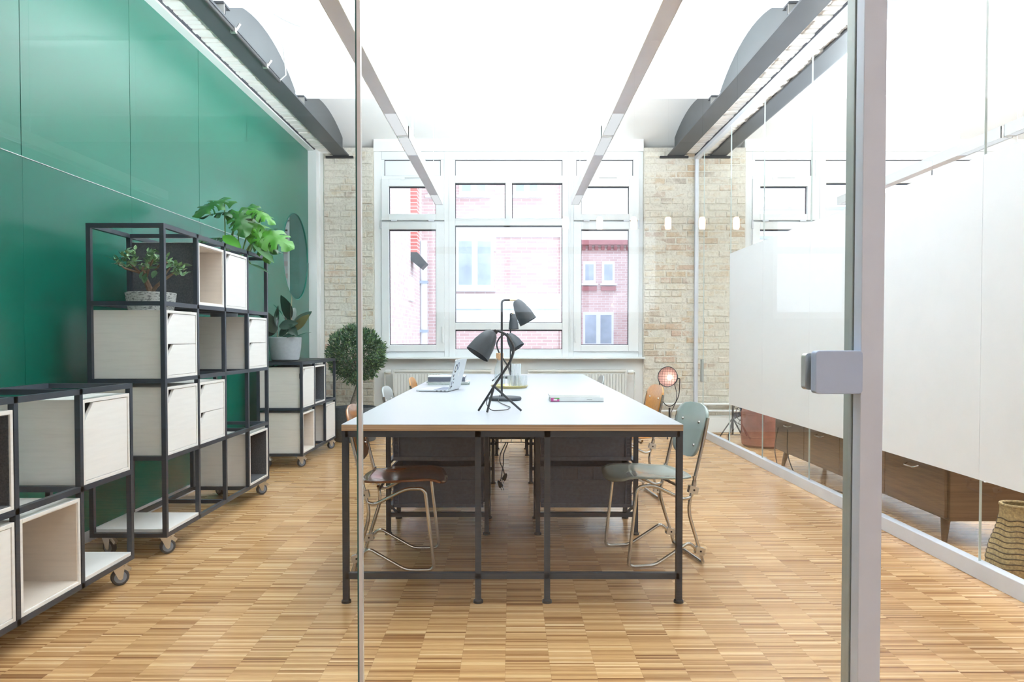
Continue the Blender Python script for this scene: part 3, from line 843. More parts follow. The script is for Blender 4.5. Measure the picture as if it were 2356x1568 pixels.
for x in (3.16, 4.5):
    for a, b, q in ((4.74, 7.11, 'by the window'), (2.34, 4.71, 'away from the window')):
        pendant(x, a, b, 'slim pendant light beyond the glass partition, %s, %s' % ('row beside the partition' if x < 4 else 'row far from the partition', q), 'pendant lights in the neighbouring room')
for x in (-3.9,):
    pendant(x, 4.74, 7.11, 'slim pendant light in the room behind the green wall', 'pendant lights in the neighbouring room')
for x in (-3.2, 0.0, 3.4):  # added lamps, out of view, to brighten the front post and joint profile
    pendant(x, -3.8, -1.4, 'added unseen slim pendant light in the hall, %s' % {-3.2: 'green wall end', 0.0: 'middle', 3.4: 'sideboard end'}[x], 'added pendant lights in the hall', 0.45)

# bare bulbs hanging in the hall (they show as reflections in the front glass)
for i in range(6):
    x = 0.436 + 0.274 * i
    b = empty('bare_bulb', (x, -2.9, 2.03), 0, 'bare filament bulb on a thin cord in the hall', 'bulb', 'hall bulbs')
    MB().lathe([(0.0, -.05), (.02, -.048), (.026, -.03), (.026, .03), (.018, .045), (.013, .05)], 12).build('glass_bulb', M['bulb_hall'], b, True)
    MB().lathe([(.016, .05), (.016, .09), (.006, .1)], 10).build('socket', M['black'], b, True)
    MB().tube([(0, 0, .1), (0, 0, vault_z(-2.9) - 2.03)], .002, 5).build('cord', M['cable_dark'], b)
b = empty('bare_bulb', (-2.92, 9.5 - 1.2, 2.0), 0, 'bare bulb seen through the round clear opening', 'bulb')
MB().lathe([(0.0, -.05), (.03, -.045), (.045, -.01), (.035, .03), (.016, .05)], 12).build('glass_bulb', M['bulb'], b, True)
MB().lathe([(.016, .05), (.018, .1), (.006, .11)], 10).build('socket', M['black'], b, True)
MB().tube([(0, 0, .1), (0, 0, 1.4)], .002, 5).build('cord', M['cable_dark'], b)

# ================================================================== TABLE
T0, T1 = 3.063, 7.40
tb = empty('meeting_table', (0.005, T0, 0), 0, 'long white-topped meeting table with plywood edge on a black steel frame', 'table')
MB().box(-0.711, 0.711, 0, T1 - T0, 0.7225, 0.7485).build('tabletop', M['ply'], tb, bevel=.0015)
MB().box(-0.711, 0.711, 0, T1 - T0, 0.7486, 0.750).build('laminate_surface', M['laminate'], tb)
tw = 0.0125
def leg(x, y):
    o = MB().box(x - tw, x + tw, y - tw, y + tw, 0.012, 0.7225).build('leg', M['steel'], tb)
    MB().lathe([(.012, .012), (.012, .016), (.02, .010), (.021, .0), (0, 0)], 14, (x, y, 0)).build('levelling_foot', M['black'], o, True)
    return o
LX = (-0.697, -0.143, 0.146, 0.698)
for y in (0.016, 1.09, 1.47, 2.56, 3.90, 4.31):
    for x in LX: leg(x, y)
    MB().box(LX[0], LX[3], y - tw, y + tw, 0.697, 0.7225).build('top_rail', M['steel'], tb)
    if y in (0.016, 4.31):
        MB().box(LX[0], LX[3], y - tw, y + tw, 0.102, 0.127).build('foot_rail', M['steel'], tb)
    else:
        for a, b in ((LX[0], LX[1]), (LX[2], LX[3])):
            MB().box(a, b, y - tw, y + tw, 0.102, 0.127).build('foot_rail', M['steel'], tb)
for x in LX:
    MB().box(x - tw, x + tw, 0.016, T1 - T0 - .03, 0.697, 0.7225).build('side_rail', M['steel'], tb)
    for ya, yb in ((1.09, 1.47),):
        MB().box(x - tw, x + tw, ya, yb, 0.135, 0.150).build('crate_rail', M['steel'], tb)
        MB().box(x - tw, x + tw, ya, yb, 0.400, 0.415).build('crate_rail', M['steel'], tb)
for x, s_ in ((LX[0], 1), (LX[3], -1)):
    MB().bar((x, 1.08, 0.127 + .05), (x + s_ * .05, 1.08, 0.127), 0.012).build('gusset', M['steel'], tb)
# crates in the racks
def crate(x0, x1, z0, h, label):
    c = empty('storage_crate', ((x0 + x1) / 2, 4.16, z0), 0, label, 'crate', 'crates under the table')
    w_ = (x1 - x0) / 2
    t = 0.008; d = 0.36
    def sec(z, inset): return [(-w_ + inset, inset), (w_ - inset, inset), (w_ - inset, d - inset), (-w_ + inset, d - inset)]
    b = MB()
    lo = sec(0, .014); hi = sec(h, 0); hi_in = sec(h, .01); lo_in = sec(.01, .024)
    v = [(x, y, 0) for x, y in lo] + [(x, y, h) for x, y in hi] + [(x, y, h) for x, y in hi_in] + [(x, y, .012) for x, y in lo_in]
    f = [(3, 2, 1, 0), (12, 13, 14, 15)]
    for a in (0, 4, 8):
        for i in range(4): f.append((a + i, a + (i + 1) % 4, a + 4 + (i + 1) % 4, a + 4 + i))
    b.add(v, f); b.build('shell', M['crate'], c)
    for z in (h - .006, h * .66):
        MB().box(-w_ + .002, w_ - .002, -.008, .012, z - .006, z + .004).build('rim_band', M['crate'], c)
    n = 5
    for i in range(n + 1):
        x = -w_ + .05 + (2 * w_ - .10) * i / n
        MB().box(x - .003, x + .003, -.007, .012, h * .66, h - .006).build('rib', M['crate'], c)
    for s_ in (-1, 1):
        for dx in (.012, .04):
            MB().box(s_ * (w_ - dx) - .003, s_ * (w_ - dx) + .003, -.001, .016, .02, h - .01).build('corner_rib', M['crate'], c)
        for k in range(6):
            z = .03 + k * (h * .6 - .03) / 6
            MB().box(s_ * (w_ - .026) - .008, s_ * (w_ - .026) + .008, .0, .016, z, z + .008).build('corner_step', M['crate'], c)
    MB().box(-w_ + .01, w_ - .01, .004, .018, .0, .022).build('base_lip', M['crate'], c)
for xa, xb, side in ((LX[0] + .005 + .016, LX[1] - .004, 'shelving'), (LX[2] + .012, LX[3] - .008, 'glass partition')):
    crate(xa, xb, 0.151, 0.235, 'dark grey plastic crate in the lower slot, table half facing the %s' % side)
    crate(xa, xb, 0.416, 0.235, 'dark grey plastic crate in the upper slot, table half facing the %s' % side)
# cable tray and dangling plugs
ct = empty('cable_tray', (0.0, 3.60, 0.60), 0, 'thin wire cable tray hanging beneath the tabletop', 'cable tray')
wt = MB()
for z, wd in ((0.0, .075), (0.02, .09)):
    wt.tube([(-wd, 0, z), (wd, 0, z)], .002, 5); wt.tube([(-wd, .9, z), (wd, .9, z)], .002, 5)
for x in (-.09, -.05, 0, .05, .09): wt.tube([(x, 0, 0.02 if abs(x) > .08 else 0), (x, .9, 0.02 if abs(x) > .08 else 0)], .002, 5)
for s_ in (-1, 1): wt.tube([(s_ * .09, 0, .02), (s_ * .075, 0, 0)], .002, 5); wt.tube([(s_ * .09, .05, .02), (s_ * .09, .05, .125)], .002, 5)
wt.build('wire_basket', M['black'], ct)
pc = empty('plug_cable', (-0.035, 3.60, 0.60), 0, 'black mains cables with plugs dangling below the table', 'cable')
MB().tube(fillet([(0.01, 0, 0.0), (-.02, 0, -.06), (-.02, 0, -.10), (-.004, 0, -.13), (.002, 0, -.155)], .03), .0025, 6).tube(fillet([(0.02, .004, 0), (-.004, 0, -.06), (-.002, 0, -.10), (-.012, 0, -.16), (-.016, 0, -.19)], .03), .0025, 6).build('cable', M['black'], pc, True)
for x, z, a in ((.004, -.17, .4), (-.02, -.205, -.5)):
    q = MB().lathe([(.003, .02), (.008, .012), (.012, -.012), (.010, -.016), (0, -.016)], 8, (x, 0, z), Matrix.Rotation(a, 3, 'Y')).build('plug', M['black'], pc, True)
    for s_ in (-1, 1): MB().tube([(x + s_ * .005 - math.sin(a) * .016, 0, z - .014), (x + s_ * .005 - math.sin(a) * .03, 0, z - .03)], .0016, 5).build('prong', M['black'], q)

# ================================================================== CHAIRS
def chair(loc, rz, seat_m, back_m, label, group='plywood chairs round the table'):
    c = empty('plywood_chair', (*loc, 0), rz, label, 'chair', group)
    W = 0.185; tr = 0.0085
    for s_ in (-1, 1):
        y = s_ * W
        MB().tube(fillet([(-.205, y, .012), (-.125, y, .27), (-.145, y, .37), (-.205, y, .62), (-.225, y, .72)], .05), tr, 10).build('rear_tube', M['chrome'], c, True)
        pts = [(-.155, y, .44), (-.160, y, .395), (-.142, y, .335), (-.100, y, .325), (.045, y, .398), (.135, y, .398), (.178, y, .012), (.045, y, .012), (-.130, y, .115), (-.165, y, .085), (-.172, y, .06)]
        MB().tube(fillet(pts, .03), tr, 10).build('leg_loop', M['chrome'], c, True)
        for (x, z) in ((-.150, .372), (-.186, .072)):
            k = MB().prism(rrect(.05, .034, .004), lambda u, v, t: (x + u * .9 - v * .25, y - s_ * .0 + (-.013 + .026 * t), z + v + u * .25)).build('clamp', M['zinc'], c)
            MB().lathe([(0, -.016), (.005, -.016), (.005, .016), (0, .016)], 8, (x, y, z), Matrix.Rotation(R(90), 3, 'X')).build('clamp_bolt', M['black'], k, True)
    MB().tube([(-.203, -W, .012), (-.203, W, .012)], tr, 10).build('floor_bar', M['chrome'], c, True)
    MB().tube(fillet([(-.09, -W + .03, .405), (-.09, -W + .05, .385), (-.09, W - .05, .385), (-.09, W - .03, .405)], .02), tr * .85, 8).build('seat_bar', M['chrome'], c, True)
    # moulded seat
    def seat(u, v):
        a = u * 2 - 1; b = v * 2 - 1
        # square to rounded-square mapping
        k = 0.55
        x = a * math.sqrt(max(0, 1 - k * b * b / 2)); yy = b * math.sqrt(max(0, 1 - k * a * a / 2))
        px = 0.025 + x * 0.205; wy = 0.205 - 0.012 * max(0, -x)
        py = yy * wy
        z = 0.418 + 0.016 * (x * 0.5 + .5) + 0.012 * yy * yy - 0.016 * (1 - yy * yy) * math.exp(-((x + .35) / .45) ** 2)
        if x > .55: z -= 0.16 * (x - .55) ** 2
        if x < -.6: z += 0.10 * (x + .6) ** 2 * 0.6
        return (px, py, z)
    MB().grid(14, 14, seat).build('seat', seat_m, c, True, solid=.010, sharp=False)
    # back plate
    outline = []
    for k in range(21):
        a = math.pi * k / 20
        outline.append((0.188 * (abs(math.cos(a)) ** .72) * (1 if math.cos(a) >= 0 else -1), 0.07 + 0.078 * math.sin(a) ** .8))
    outline += [(-.178, .02), (-.150, -.085)]
    for k in range(7):
        a = math.pi + math.pi * k / 6
        outline.append((0.13 * math.cos(a) * 1.0, -.105 + .022 * math.sin(a)))
    outline += [(.150, -.085), (.178, .02)]
    def bf(u, v, t):
        x = -.203 - .24 * v + 0.30 * u * u * (-1) * 0 - 0.9 * (0.035 - u * u) * .35
        return (x - .004 + .009 * t, u, .635 + v * .98)
    # as a dished grid so it shades smoothly
    bk = MB()
    ys_ = sorted(outline, key=lambda p: p[1])
    zmin = min(p[1] for p in outline); zmax = max(p[1] for p in outline)
    def half_w(v):
        best = 0.0
        n = len(outline)
        for i in range(n):
            (u0, v0), (u1, v1) = outline[i], outline[(i + 1) % n]
            if (v0 - v) * (v1 - v) <= 0 and abs(v1 - v0) > 1e-6:
                best = max(best, abs(u0 + (u1 - u0) * (v - v0) / (v1 - v0)))
        return best
    def backf(u, v):
        s0 = (1 - math.cos(math.pi * v)) / 2
        vv = zmin + (zmax - zmin) * min(.998, max(.002, s0))
        hw = half_w(vv)
        uu = (u * 2 - 1) * hw
        p0 = bf(uu, vv, 0); p1 = bf(uu, vv, 1)
        return ((p0[0] + p1[0]) / 2, p0[1], p0[2])
    bo = bk.grid(12, 18, backf).build('backrest', back_m, c, True, solid=.010, sharp=False)
    for (u, v) in ((-.10, .055), (.10, .055), (-.10, -.06), (.10, -.06)):
        p = bf(u, v, 1)
        MB().lathe([(0, .008), (.006, .006), (.008, .0), (.008, -.012), (0, -.012)], 8, p, Matrix.Rotation(R(90), 3, 'Y')).build('rivet', M['chrome'], bo, True)
    return c
chair((0.705, 3.735), R(190), M['c_grey'], M['c_grey'], 'grey-green lacquered plywood chair on tubular legs at the table end beside the glass partition')
chair((-0.548, 3.655), R(2), M['c_brown'], M['c_redhoney'], 'red-brown plywood chair on tubular legs at the table end beside the shelving')
chair((0.795, 5.20), R(186), M['c_orange'], M['c_orange'], 'honey-coloured plywood chair beside the studio lamp')
chair((0.56, 6.50), R(180), M['c_grey2'], M['c_grey2'], 'light grey chair half hidden behind the table beside the right radiator')
chair((-0.62, 5.06), R(0), M['c_grey2'], M['c_grey2'], 'light grey chair half hidden behind the table beside the potted tree')
chair((-0.60, 6.22), R(0), M['c_orange2'], M['c_orange2'], 'honey-coloured chair half hidden behind the table near the magazines')

# ================================================================== SHELVING
PT = 0.39; BT = 0.022; ZB = 0.102
def caster(root, x, y, ang):
    mt = Matrix.Translation((x, y, 0)) @ Matrix.Rotation(ang, 4, 'Z')
    def add(mb, nm, mat, par, smooth=False):
        mb.v = [tuple(mt @ Vector(p)) for p in mb.v]
        return mb.build(nm, mat, par, smooth)
    pl = add(MB().box(-.032, .032, -.03, .03, ZB - .008, ZB - .002), 'caster', M['zinc'], root)
    ry = Matrix.Rotation(R(90), 3, 'X')
    add(MB().lathe([(0, -.013), (.026, -.013), (.034, -.012), (.0375, -.008), (.0375, .008), (.034, .012), (.026, .013), (0, .013)], 22, (-.018, 0, .0378), ry), 'wheel', M['rubber'], pl, True)
    add(MB().lathe([(0, -.0145), (.026, -.0145), (.026, .0145), (0, .0145)], 22, (-.018, 0, .0378), ry), 'wheel_hub', M['hub'], pl, True)
    f = MB()
    for s_ in (-1, 1):
        f.prism([(.020, ZB - .008), (-.030, ZB - .008), (-.033, .074), (-.027, .032), (-.018, .026), (-.009, .032)], lambda u, v, t: (u, s_ * (.0165 + .002 * t), v))
    f.box(-.03, .026, -.0185, .0185, ZB - .014, ZB - .009)
    add(f, 'fork', M['zinc'], pl)
    add(MB().lathe([(0, -.021), (.005, -.021), (.005, .021), (0, .021)], 8, (-.018, 0, .0378), ry), 'axle', M['zinc'], pl, True)
    add(MB().bar((-.034, 0, .082), (-.060, 0, .062), .018).bar((-.036, 0, .088), (-.05, 0, .098), .012), 'brake_lever', M['zinc'], pl)

def rack(x_front, y0, cols, rows, label):
    """frame: local x 0 front .. -PT back, y along, z up"""
    r = empty('rolling_shelf_frame', (x_front, y0, 0), 0, label, 'shelf frame', 'rolling shelf frames')
    h = BT / 2
    zt = ZB + rows * PT
    for c in range(cols + 1):
        for x in (-h, -PT + h):
            MB().box(x - h, x + h, c * PT - h, c * PT + h, ZB, zt + BT).build('post', M['steel'], r)
        for k in range(rows + 1):
            MB().box(-PT + BT, -BT, c * PT - h, c * PT + h, ZB + k * PT, ZB + k * PT + BT).build('cross_rail', M['steel'], r)
    for x in (-h, -PT + h):
        for k in range(rows + 1):
            MB().box(x - h, x + h, h, cols * PT - h, ZB + k * PT, ZB + k * PT + BT).build('long_rail', M['steel'], r)
    for i, (x, y) in enumerate(((-.05, .06), (-PT + .05, .06), (-.05, cols * PT - .06), (-PT + .05, cols * PT - .06))):
        caster(r, x, y, (R(215), R(160), R(220), R(150))[i])
    return r

def insert(x_front, y0, c, k, kind, label, felt_side=False, open_top=False, hinge=False):
    """box standing in cell column c, row k (0 = bottom) of the rack at x_front, y0"""
    wy = PT - BT - 0.006; hz = PT - BT - 0.022; d = PT - 0.004; t = 0.014
    b = empty('storage_box', (x_front - 0.002, y0 + c * PT + BT / 2 + 0.003, ZB + k * PT + BT), 0, label, 'storage box', 'wooden boxes in the shelf frames')
    s_ = MB()
    s_.box(-d, 0, 0, t, 0, hz); s_.box(-d, 0, wy - t, wy, 0, hz)
    s_.box(-d, 0, t, wy - t, 0, t)
    if not open_top: s_.box(-d, 0, t, wy - t, hz - t, hz)
    s_.box(-d, -d + t, t, wy - t, t, hz - t)
    s_.build('carcass', M['wash'], b, bevel=.0012)
    if felt_side:
        MB().box(-d + .004, -.004, -.0022, .0, .002, hz - .002).build('felt_side', M['felt'], b)
    iy0, iy1, iz0, iz1 = t + .002, wy - t - .002, t + .002, hz - t - .002
    def front(z0, z1, nm):
        n = min(.075, (z1 - z0) * .42)
        p = [(iy0, z0), (iy1, z0), (iy1, z1), (iy0 + .065, z1), (iy0, z1 - n)]
        return MB().prism(p, lambda u, v, q: (-.003 - .014 * q, u, v)).build(nm, M['door'], b, bevel=.001)
    if kind in ('door', 'drawers'):
        MB().box(-.05, -.045, iy0, iy1, iz0, iz1).build('interior_shade_board', M['notch'], b)  # dark sheet behind the notch, stands in for the shaded interior
    if kind == 'door': front(iz0, iz1, 'door')
    elif kind == 'drawers':
        m_ = (iz0 + iz1) / 2
        front(iz0, m_ - .0015, 'drawer'); front(m_ + .0015, iz1, 'drawer')
    elif kind in ('open', 'felt'):
        lm = M['wash_in'] if kind == 'open' else M['felt']
        l_ = MB(); e = .004
        a0, a1, c0, c1 = t, wy - t, t, hz - t
        l_.box(-d + t, -.006, a0, a0 + e, c0, c1); l_.box(-d + t, -.006, a1 - e, a1, c0, c1)
        l_.box(-d + t, -.006, a0 + e, a1 - e, c0, c0 + e); l_.box(-d + t, -.006, a0 + e, a1 - e, c1 - e, c1); l_.box(-d + t, -d + t + e, a0 + e, a1 - e, c0 + e, c1 - e)
        l_.build('lining', lm, b)
    if hinge:
        MB().box(-.028, -.004, -.008, .0, hz * .72, hz * .72 + .045).build('hinge_clip', M['black'], b)
    return b
# --- tall frame, four by four
BX, BY = -1.737, 3.717
rack(BX, BY, 4, 4, 'tall four-by-four black steel shelf frame on casters carrying two plants')
insert(BX, BY, 1, 3, 'open', 'pale open box with a charcoal felt side, beside the succulent', felt_side=True)
insert(BX, BY, 2, 3, 'door', 'pale notched-door box in the top row beside the monstera')
insert(BX, BY, 0, 2, 'drawers', 'two-drawer box directly under the succulent')
insert(BX, BY, 3, 2, 'drawers', 'two-drawer box at the window end of the tall frame')
insert(BX, BY, 0, 1, 'door', 'notched-door box under the two-drawer box that carries the succulent', hinge=True)
insert(BX, BY, 1, 1, 'drawers', 'two-drawer box beside a notched-door box, low in the tall frame')
insert(BX, BY, 3, 0, 'felt', 'felt-lined open box at the bottom of the tall frame')
def board(x, y, c, k, label):
    tag(MB().box(x - PT + .004, x - .003, y + c * PT + BT / 2 + .002, y + (c + 1) * PT - BT / 2 - .002, ZB + k * PT + BT, ZB + k * PT + BT + .016).build('shelf_board', M['door'], None, bevel=.001),
        label, 'shelf board', 'loose shelf boards')
board(BX, BY, 0, 0, 'white wooden board lying on the bottom rails of the tall frame')
# --- low frame nearest the hall
AX, AY = -1.722, 3.345 - 4 * PT
rack(AX, AY, 4, 2, 'low two-row black steel shelf frame on casters beside the front glazing')
insert(AX, AY, 3, 1, 'door', 'notched-door box at the top end corner of the low frame by the front glazing')
insert(AX, AY, 1, 1, 'felt', 'felt-lined open box in the top row of the low frame by the front glazing')
insert(AX, AY, 2, 0, 'open', 'empty open pale box in the bottom row of the low frame by the front glazing')
insert(AX, AY, 1, 0, 'door', 'notched-door box in the bottom row of the low frame by the front glazing')
board(AX, AY, 3, 0, 'white wooden board lying on the bottom rails of the low frame by the front glazing')
# --- low frame by the window
CX, CY = -1.775, 6.285
rack(CX, CY, 3, 2, 'low three-bay black steel shelf frame under the rubber plant by the brick pier')
insert(CX, CY, 0, 1, 'door', 'notched-door box directly under the rubber plant', hinge=True)
insert(CX, CY, 1, 1, 'felt', 'felt-lined open box in the frame under the rubber plant')
insert(CX, CY, 0, 0, 'open', 'open pale box at the bottom of the frame under the rubber plant')
insert(CX, CY, 2, 0, 'door', 'notched-door box at the bottom of the frame under the rubber plant, beside the potted tree')
ty = tag(MB().box(CX - PT + .004, CX - .004, CY + .004, CY + 3 * PT - .004, ZB + 2 * PT + BT + .0005, ZB + 2 * PT + BT + .006).build('metal_tray', M['black'], None), 'thin black metal tray lying on the frame under the rubber plant', 'tray')

# ================================================================== PLANTS
def leaf_mesh(name, mat, length, width, curl=0.12, fold=0.15, n=7, tipw=1.0):
    b = MB()
    def fn(u, v):
        w_ = width / 2 * (math.sin(math.pi * min(1, u ** .8 * .97 + .015)) ** .8)
        s_ = (v * 2 - 1)
        return (u * length, s_ * w_, -curl * length * u * u + fold * abs(s_) * w_)
    b.grid(n, 4, fn)
    me = b.mesh(name, mat, True, fix=False)
    return me
def place_leaf(me, parent, loc, direc, roll=0.0, scale=1.0, name='leaf'):
    d = Vector(direc).normalized()
    q = d.to_track_quat('X', 'Z')
    o = bpy.data.objects.new(name, me); link(o, parent)
    o.rotation_mode = 'QUATERNION'
    from mathutils import Quaternion
    o.rotation_quaternion = q @ Quaternion((1, 0, 0), roll)
    o.location = loc; o.scale = (scale, scale, scale)
    return o

# --- succulent in stone pot
rnd = random.Random(11)
sx, sy, sz = -1.905, 3.915, 1.2335
jp = empty('succulent_plant', (sx, sy, sz), 0, 'jade succulent with thick trunk in a rough grey stone bowl', 'potted plant')
MB().lathe([(0, 0), (.098, 0), (.108, .01), (.122, .09), (.125, .112), (.119, .115), (.113, .108), (.110, .095), (0, .095)], 36).build('stone_bowl', M['potstone'], jp, True)
MB().lathe([(0, .100), (.108, .098), (.108, .09), (0, .09)], 20).build('soil', M['soil'], jp)
br = [((0, 0, .09), (-.005, .0, .13), (-.03, 0, .19), (-.045, 0, .25)), ((0, 0, .11), (.03, 0, .15), (.08, .0, .19), (.13, .01, .23)),
      ((-.03, 0, .19), (-.06, .01, .22), (-.11, 0, .27)), ((-.03, 0, .19), (.0, -.02, .24), (.03, -.03, .29)), ((-.04, 0, .22), (-.04, .04, .26), (-.03, .07, .30)),
      ((.05, 0, .17), (.06, .04, .22), (.08, .07, .27)), ((-.06, .01, .22), (-.12, -.03, .24), (-.155, -.04, .27)), ((.03, -.01, .24), (.07, -.04, .26), (.11, -.05, .27))]
t_ = MB()
rads = [(.019, .017, .014, .010), (.012, .010, .008, .005), (.010, .007, .004), (.009, .006, .004), (.009, .006, .004), (.007, .005, .004), (.006, .005, .004), (.006, .005, .004)]
for p, r_ in zip(br, rads): t_.tube(p, list(r_), 8)
t_.build('trunk', M['jadebark'], jp, True)
JL = [leaf_mesh('leaf', M['leaf_jade'], .036, .022, .15, .2), leaf_mesh('leaf', M['leaf_jade2'], .028, .016, .05, .25), leaf_mesh('leaf', M['leaf_jade'], .046, .030, .2, .1)]
tips = [Vector(p[-1]) for p in br] + [Vector((-.16, .02, .30)), Vector((-.09, -.03, .31)), Vector((-.02, .03, .33)), Vector((.06, .01, .30)), Vector((.15, .02, .25)), Vector((.17, -.02, .22)), Vector((.10, .03, .27)), Vector((-.13, .03, .26)), Vector((-.06, -.06, .27)), Vector((.02, -.07, .26)), Vector((0, .0, .31)), Vector((-.10, 0, .33)), Vector((.03, .02, .28))]
for tp_ in tips:
    for k in range(12):
        a = rnd.uniform(0, 2 * math.pi); e = rnd.uniform(-.2, 1.2)
        d = Vector((math.cos(a) * math.cos(e), math.sin(a) * math.cos(e), math.sin(e)))
        me = JL[1] if e > .7 else rnd.choice(JL)
        place_leaf(me, jp, tp_ + Vector((rnd.uniform(-.02, .02), rnd.uniform(-.02, .02), rnd.uniform(-.025, .012))), d, rnd.uniform(-.6, .6), rnd.uniform(.8, 1.15))
for k in range(8):
    place_leaf(JL[2], jp, Vector((rnd.uniform(-.07, .12), rnd.uniform(-.06, .0), rnd.uniform(.20, .24))), (rnd.uniform(-.5, .5), -.6, -.7), rnd.uniform(-.5, .5), 1.05)

# --- monstera growing out of the open-topped box
mp = empty('monstera_plant', (-1.975, 5.09, 1.25), 0, 'monstera with large split green leaves in a dark pot, rising above the tall frame', 'potted plant')
def monstera_leaf(mat, seed, L_=0.27):
    r_ = random.Random(seed); b = MB(); NU, NV = 30, 8
    cuts = [(r_.randint(6, 8), .42), (r_.randint(11, 13), .38), (r_.randint(16, 18), .45), (r_.randint(21, 23), .55)]
    droop = r_.uniform(.5, .9)
    for s_ in (-1, 1):
        if r_.random() < .5: cuts = cuts[:3]
        base = len(b.v)
        for i in range(NU + 1):
            u = i / NU
            # heart outline: lobes reach back behind the stalk
            hw = L_ * .50 * (math.sin(math.pi * min(1, .13 + .87 * u)) ** .75) * (1.06 - .30 * u)
            for j in range(NV + 1):
                v = j / NV
                y = v * hw
                x = (u - .02) * L_ - (1 - u) ** 3 * L_ * .30 * min(1, v * 1.6) + .10 * L_ * v * v * u
                z = -droop * y * y / L_ - .38 * max(0, x) ** 2 / L_ + .012 * math.sin(u * 20) * v
                b.v.append((x, s_ * y, z))
        for i in range(NU):
            for j in range(NV):
                v = (j + .5) / NV
                if any(i in (c, c + 1) and v > dpt + (.12 if i == c + 1 else 0) for c, dpt in cuts): continue
                if any(i == c - 3 and .30 < v < .45 for c, dpt in cuts[:2]): continue
                a = base + i * (NV + 1) + j
                b.f.append((a, a + 1, a + NV + 2, a + NV + 1))
    return b.mesh('leaf', mat, True, fix=False)
MLV = [monstera_leaf(M['leaf_mon'], 1), monstera_leaf(M['leaf_mon2'], 2), monstera_leaf(M['leaf_mon3'], 3)]
SLV = [leaf_mesh('leaf', M[k_], .17, .085, .10, .1) for k_ in ('leaf_mon', 'leaf_mon2', 'leaf_mon3')]
def leaf_between(me, parent, base, tip, length, wfac, nrm, orig):
    b = Vector(base); t = Vector(tip); x = (t - b); l_ = x.length; x.normalize()
    n = Vector(nrm); n = (n - x * n.dot(x)).normalized(); y = n.cross(x)
    o = bpy.data.objects.new('leaf', me); link(o, parent)
    o.rotation_euler = Matrix((x, y, n)).transposed().to_euler()
    o.location = b - orig; k = l_ / length
    o.scale = (k, k * wfac, k)
    return o
off = Vector((-1.975, 5.09, ZB + 2 * PT + BT + 0.3465))
mp.location = off
for base, tip, wf, nr, mi in (
    ((-1.971, 5.1, 2.054), (-2.118, 4.98, 2.006), 1.05, (-0.1, -0.62, 0.78), 0),
    ((-1.89, 5.12, 1.971), (-2.07, 5.02, 2.001), 0.62, (-0.1, -0.25, 0.95), 2),
    ((-1.869, 5.08, 1.967), (-1.804, 4.98, 1.854), 1.1, (0.1, -0.8, 0.6), 0),
    ((-1.789, 5.14, 1.945), (-1.827, 5.2, 2.07), 1.0, (0.1, -0.85, 0.3), 0),
    ((-1.779, 5.12, 1.992), (-1.633, 5.05, 1.953), 0.75, (0.1, -0.5, 0.85), 1),
    ((-1.743, 5.1, 1.849), (-1.527, 5.0, 1.802), 0.95, (0.2, -0.75, 0.65), 1),
    ((-1.732, 5.06, 1.834), (-1.645, 4.98, 1.68), 0.7, (0.2, -0.9, 0.35), 1),
    ((-1.983, 5.04, 1.79), (-2.123, 4.94, 1.794), 0.55, (-0.1, -0.3, 0.95), 2),
    ((-1.741, 5.12, 1.834), (-1.614, 5.06, 1.748), 0.85, (0.3, -0.7, 0.6), 0),
    ((-1.904, 5.16, 1.972), (-1.728, 5.05, 1.906), 0.9, (0.0, -0.45, 0.9), 1),
):
    leaf_between(MLV[mi], mp, base, tip, .25, wf, nr, off)
for base, tip, wf, nr, mi in (
    ((-1.951, 5.02, 1.802), (-1.812, 4.96, 1.724), 0.9, (0.1, -0.8, 0.6), 1),
    ((-1.759, 5.05, 1.762), (-1.595, 4.98, 1.63), 0.55, (0.4, -0.8, 0.4), 0),
    ((-1.764, 5.02, 1.611), (-1.629, 5.0, 1.559), 0.5, (0.0, -0.3, 0.95), 2),
    ((-1.708, 5.08, 1.65), (-1.626, 5.04, 1.64), 0.6, (0, -0.4, 0.9), 1),
):
    leaf_between(SLV[mi], mp, base, tip, .17, wf, nr, off)
for lo, hi in (
    ((-1.957, 5.08, 1.715), (-1.971, 5.1, 2.054)),
    ((-1.937, 5.08, 1.715), (-1.89, 5.12, 1.968)),
    ((-1.868, 5.08, 1.688), (-1.869, 5.08, 1.967)),
    ((-1.847, 5.08, 1.688), (-1.789, 5.14, 1.945)),
    ((-1.841, 5.08, 1.688), (-1.785, 5.14, 1.995)),
    ((-1.818, 5.08, 1.677), (-1.743, 5.1, 1.849)),
    ((-1.806, 5.08, 1.674), (-1.732, 5.06, 1.834)),
    ((-1.969, 5.08, 1.727), (-1.983, 5.04, 1.79)),
    ((-1.8, 5.08, 1.668), (-1.741, 5.12, 1.834)),
    ((-1.925, 5.08, 1.712), (-1.904, 5.16, 1.972)),
    ((-1.945, 5.08, 1.727), (-1.951, 5.02, 1.802)),
    ((-1.836, 5.08, 1.668), (-1.759, 5.05, 1.762)),
    ((-1.836, 5.08, 1.662), (-1.764, 5.02, 1.611)),
):
    lo = Vector(lo); hi = Vector(hi)
    root_ = Vector((off.x + (lo.x + 1.85) * .25, off.y + .01, off.z + .19))
    mid_ = lo.lerp(hi, .5) + Vector((0, 0, .015))
    pts = [root_, root_.lerp(lo, .5) + Vector((0, 0, .02)), lo, mid_, hi]
    MB().tube([q - off for q in fillet(pts, .08)], .0042, 7).build('stem', M['stem'], mp, True)
MB().lathe([(0, 0), (.082, 0), (.088, .006), (.105, .19), (.108, .20), (.102, .20), (.098, .185), (0, .18)], 30).build('pot', M['lampgrey'], mp, True)
MB().lathe([(0, .188), (.099, .186), (.099, .178), (0, .178)], 18).build('soil', M['soil'], mp)

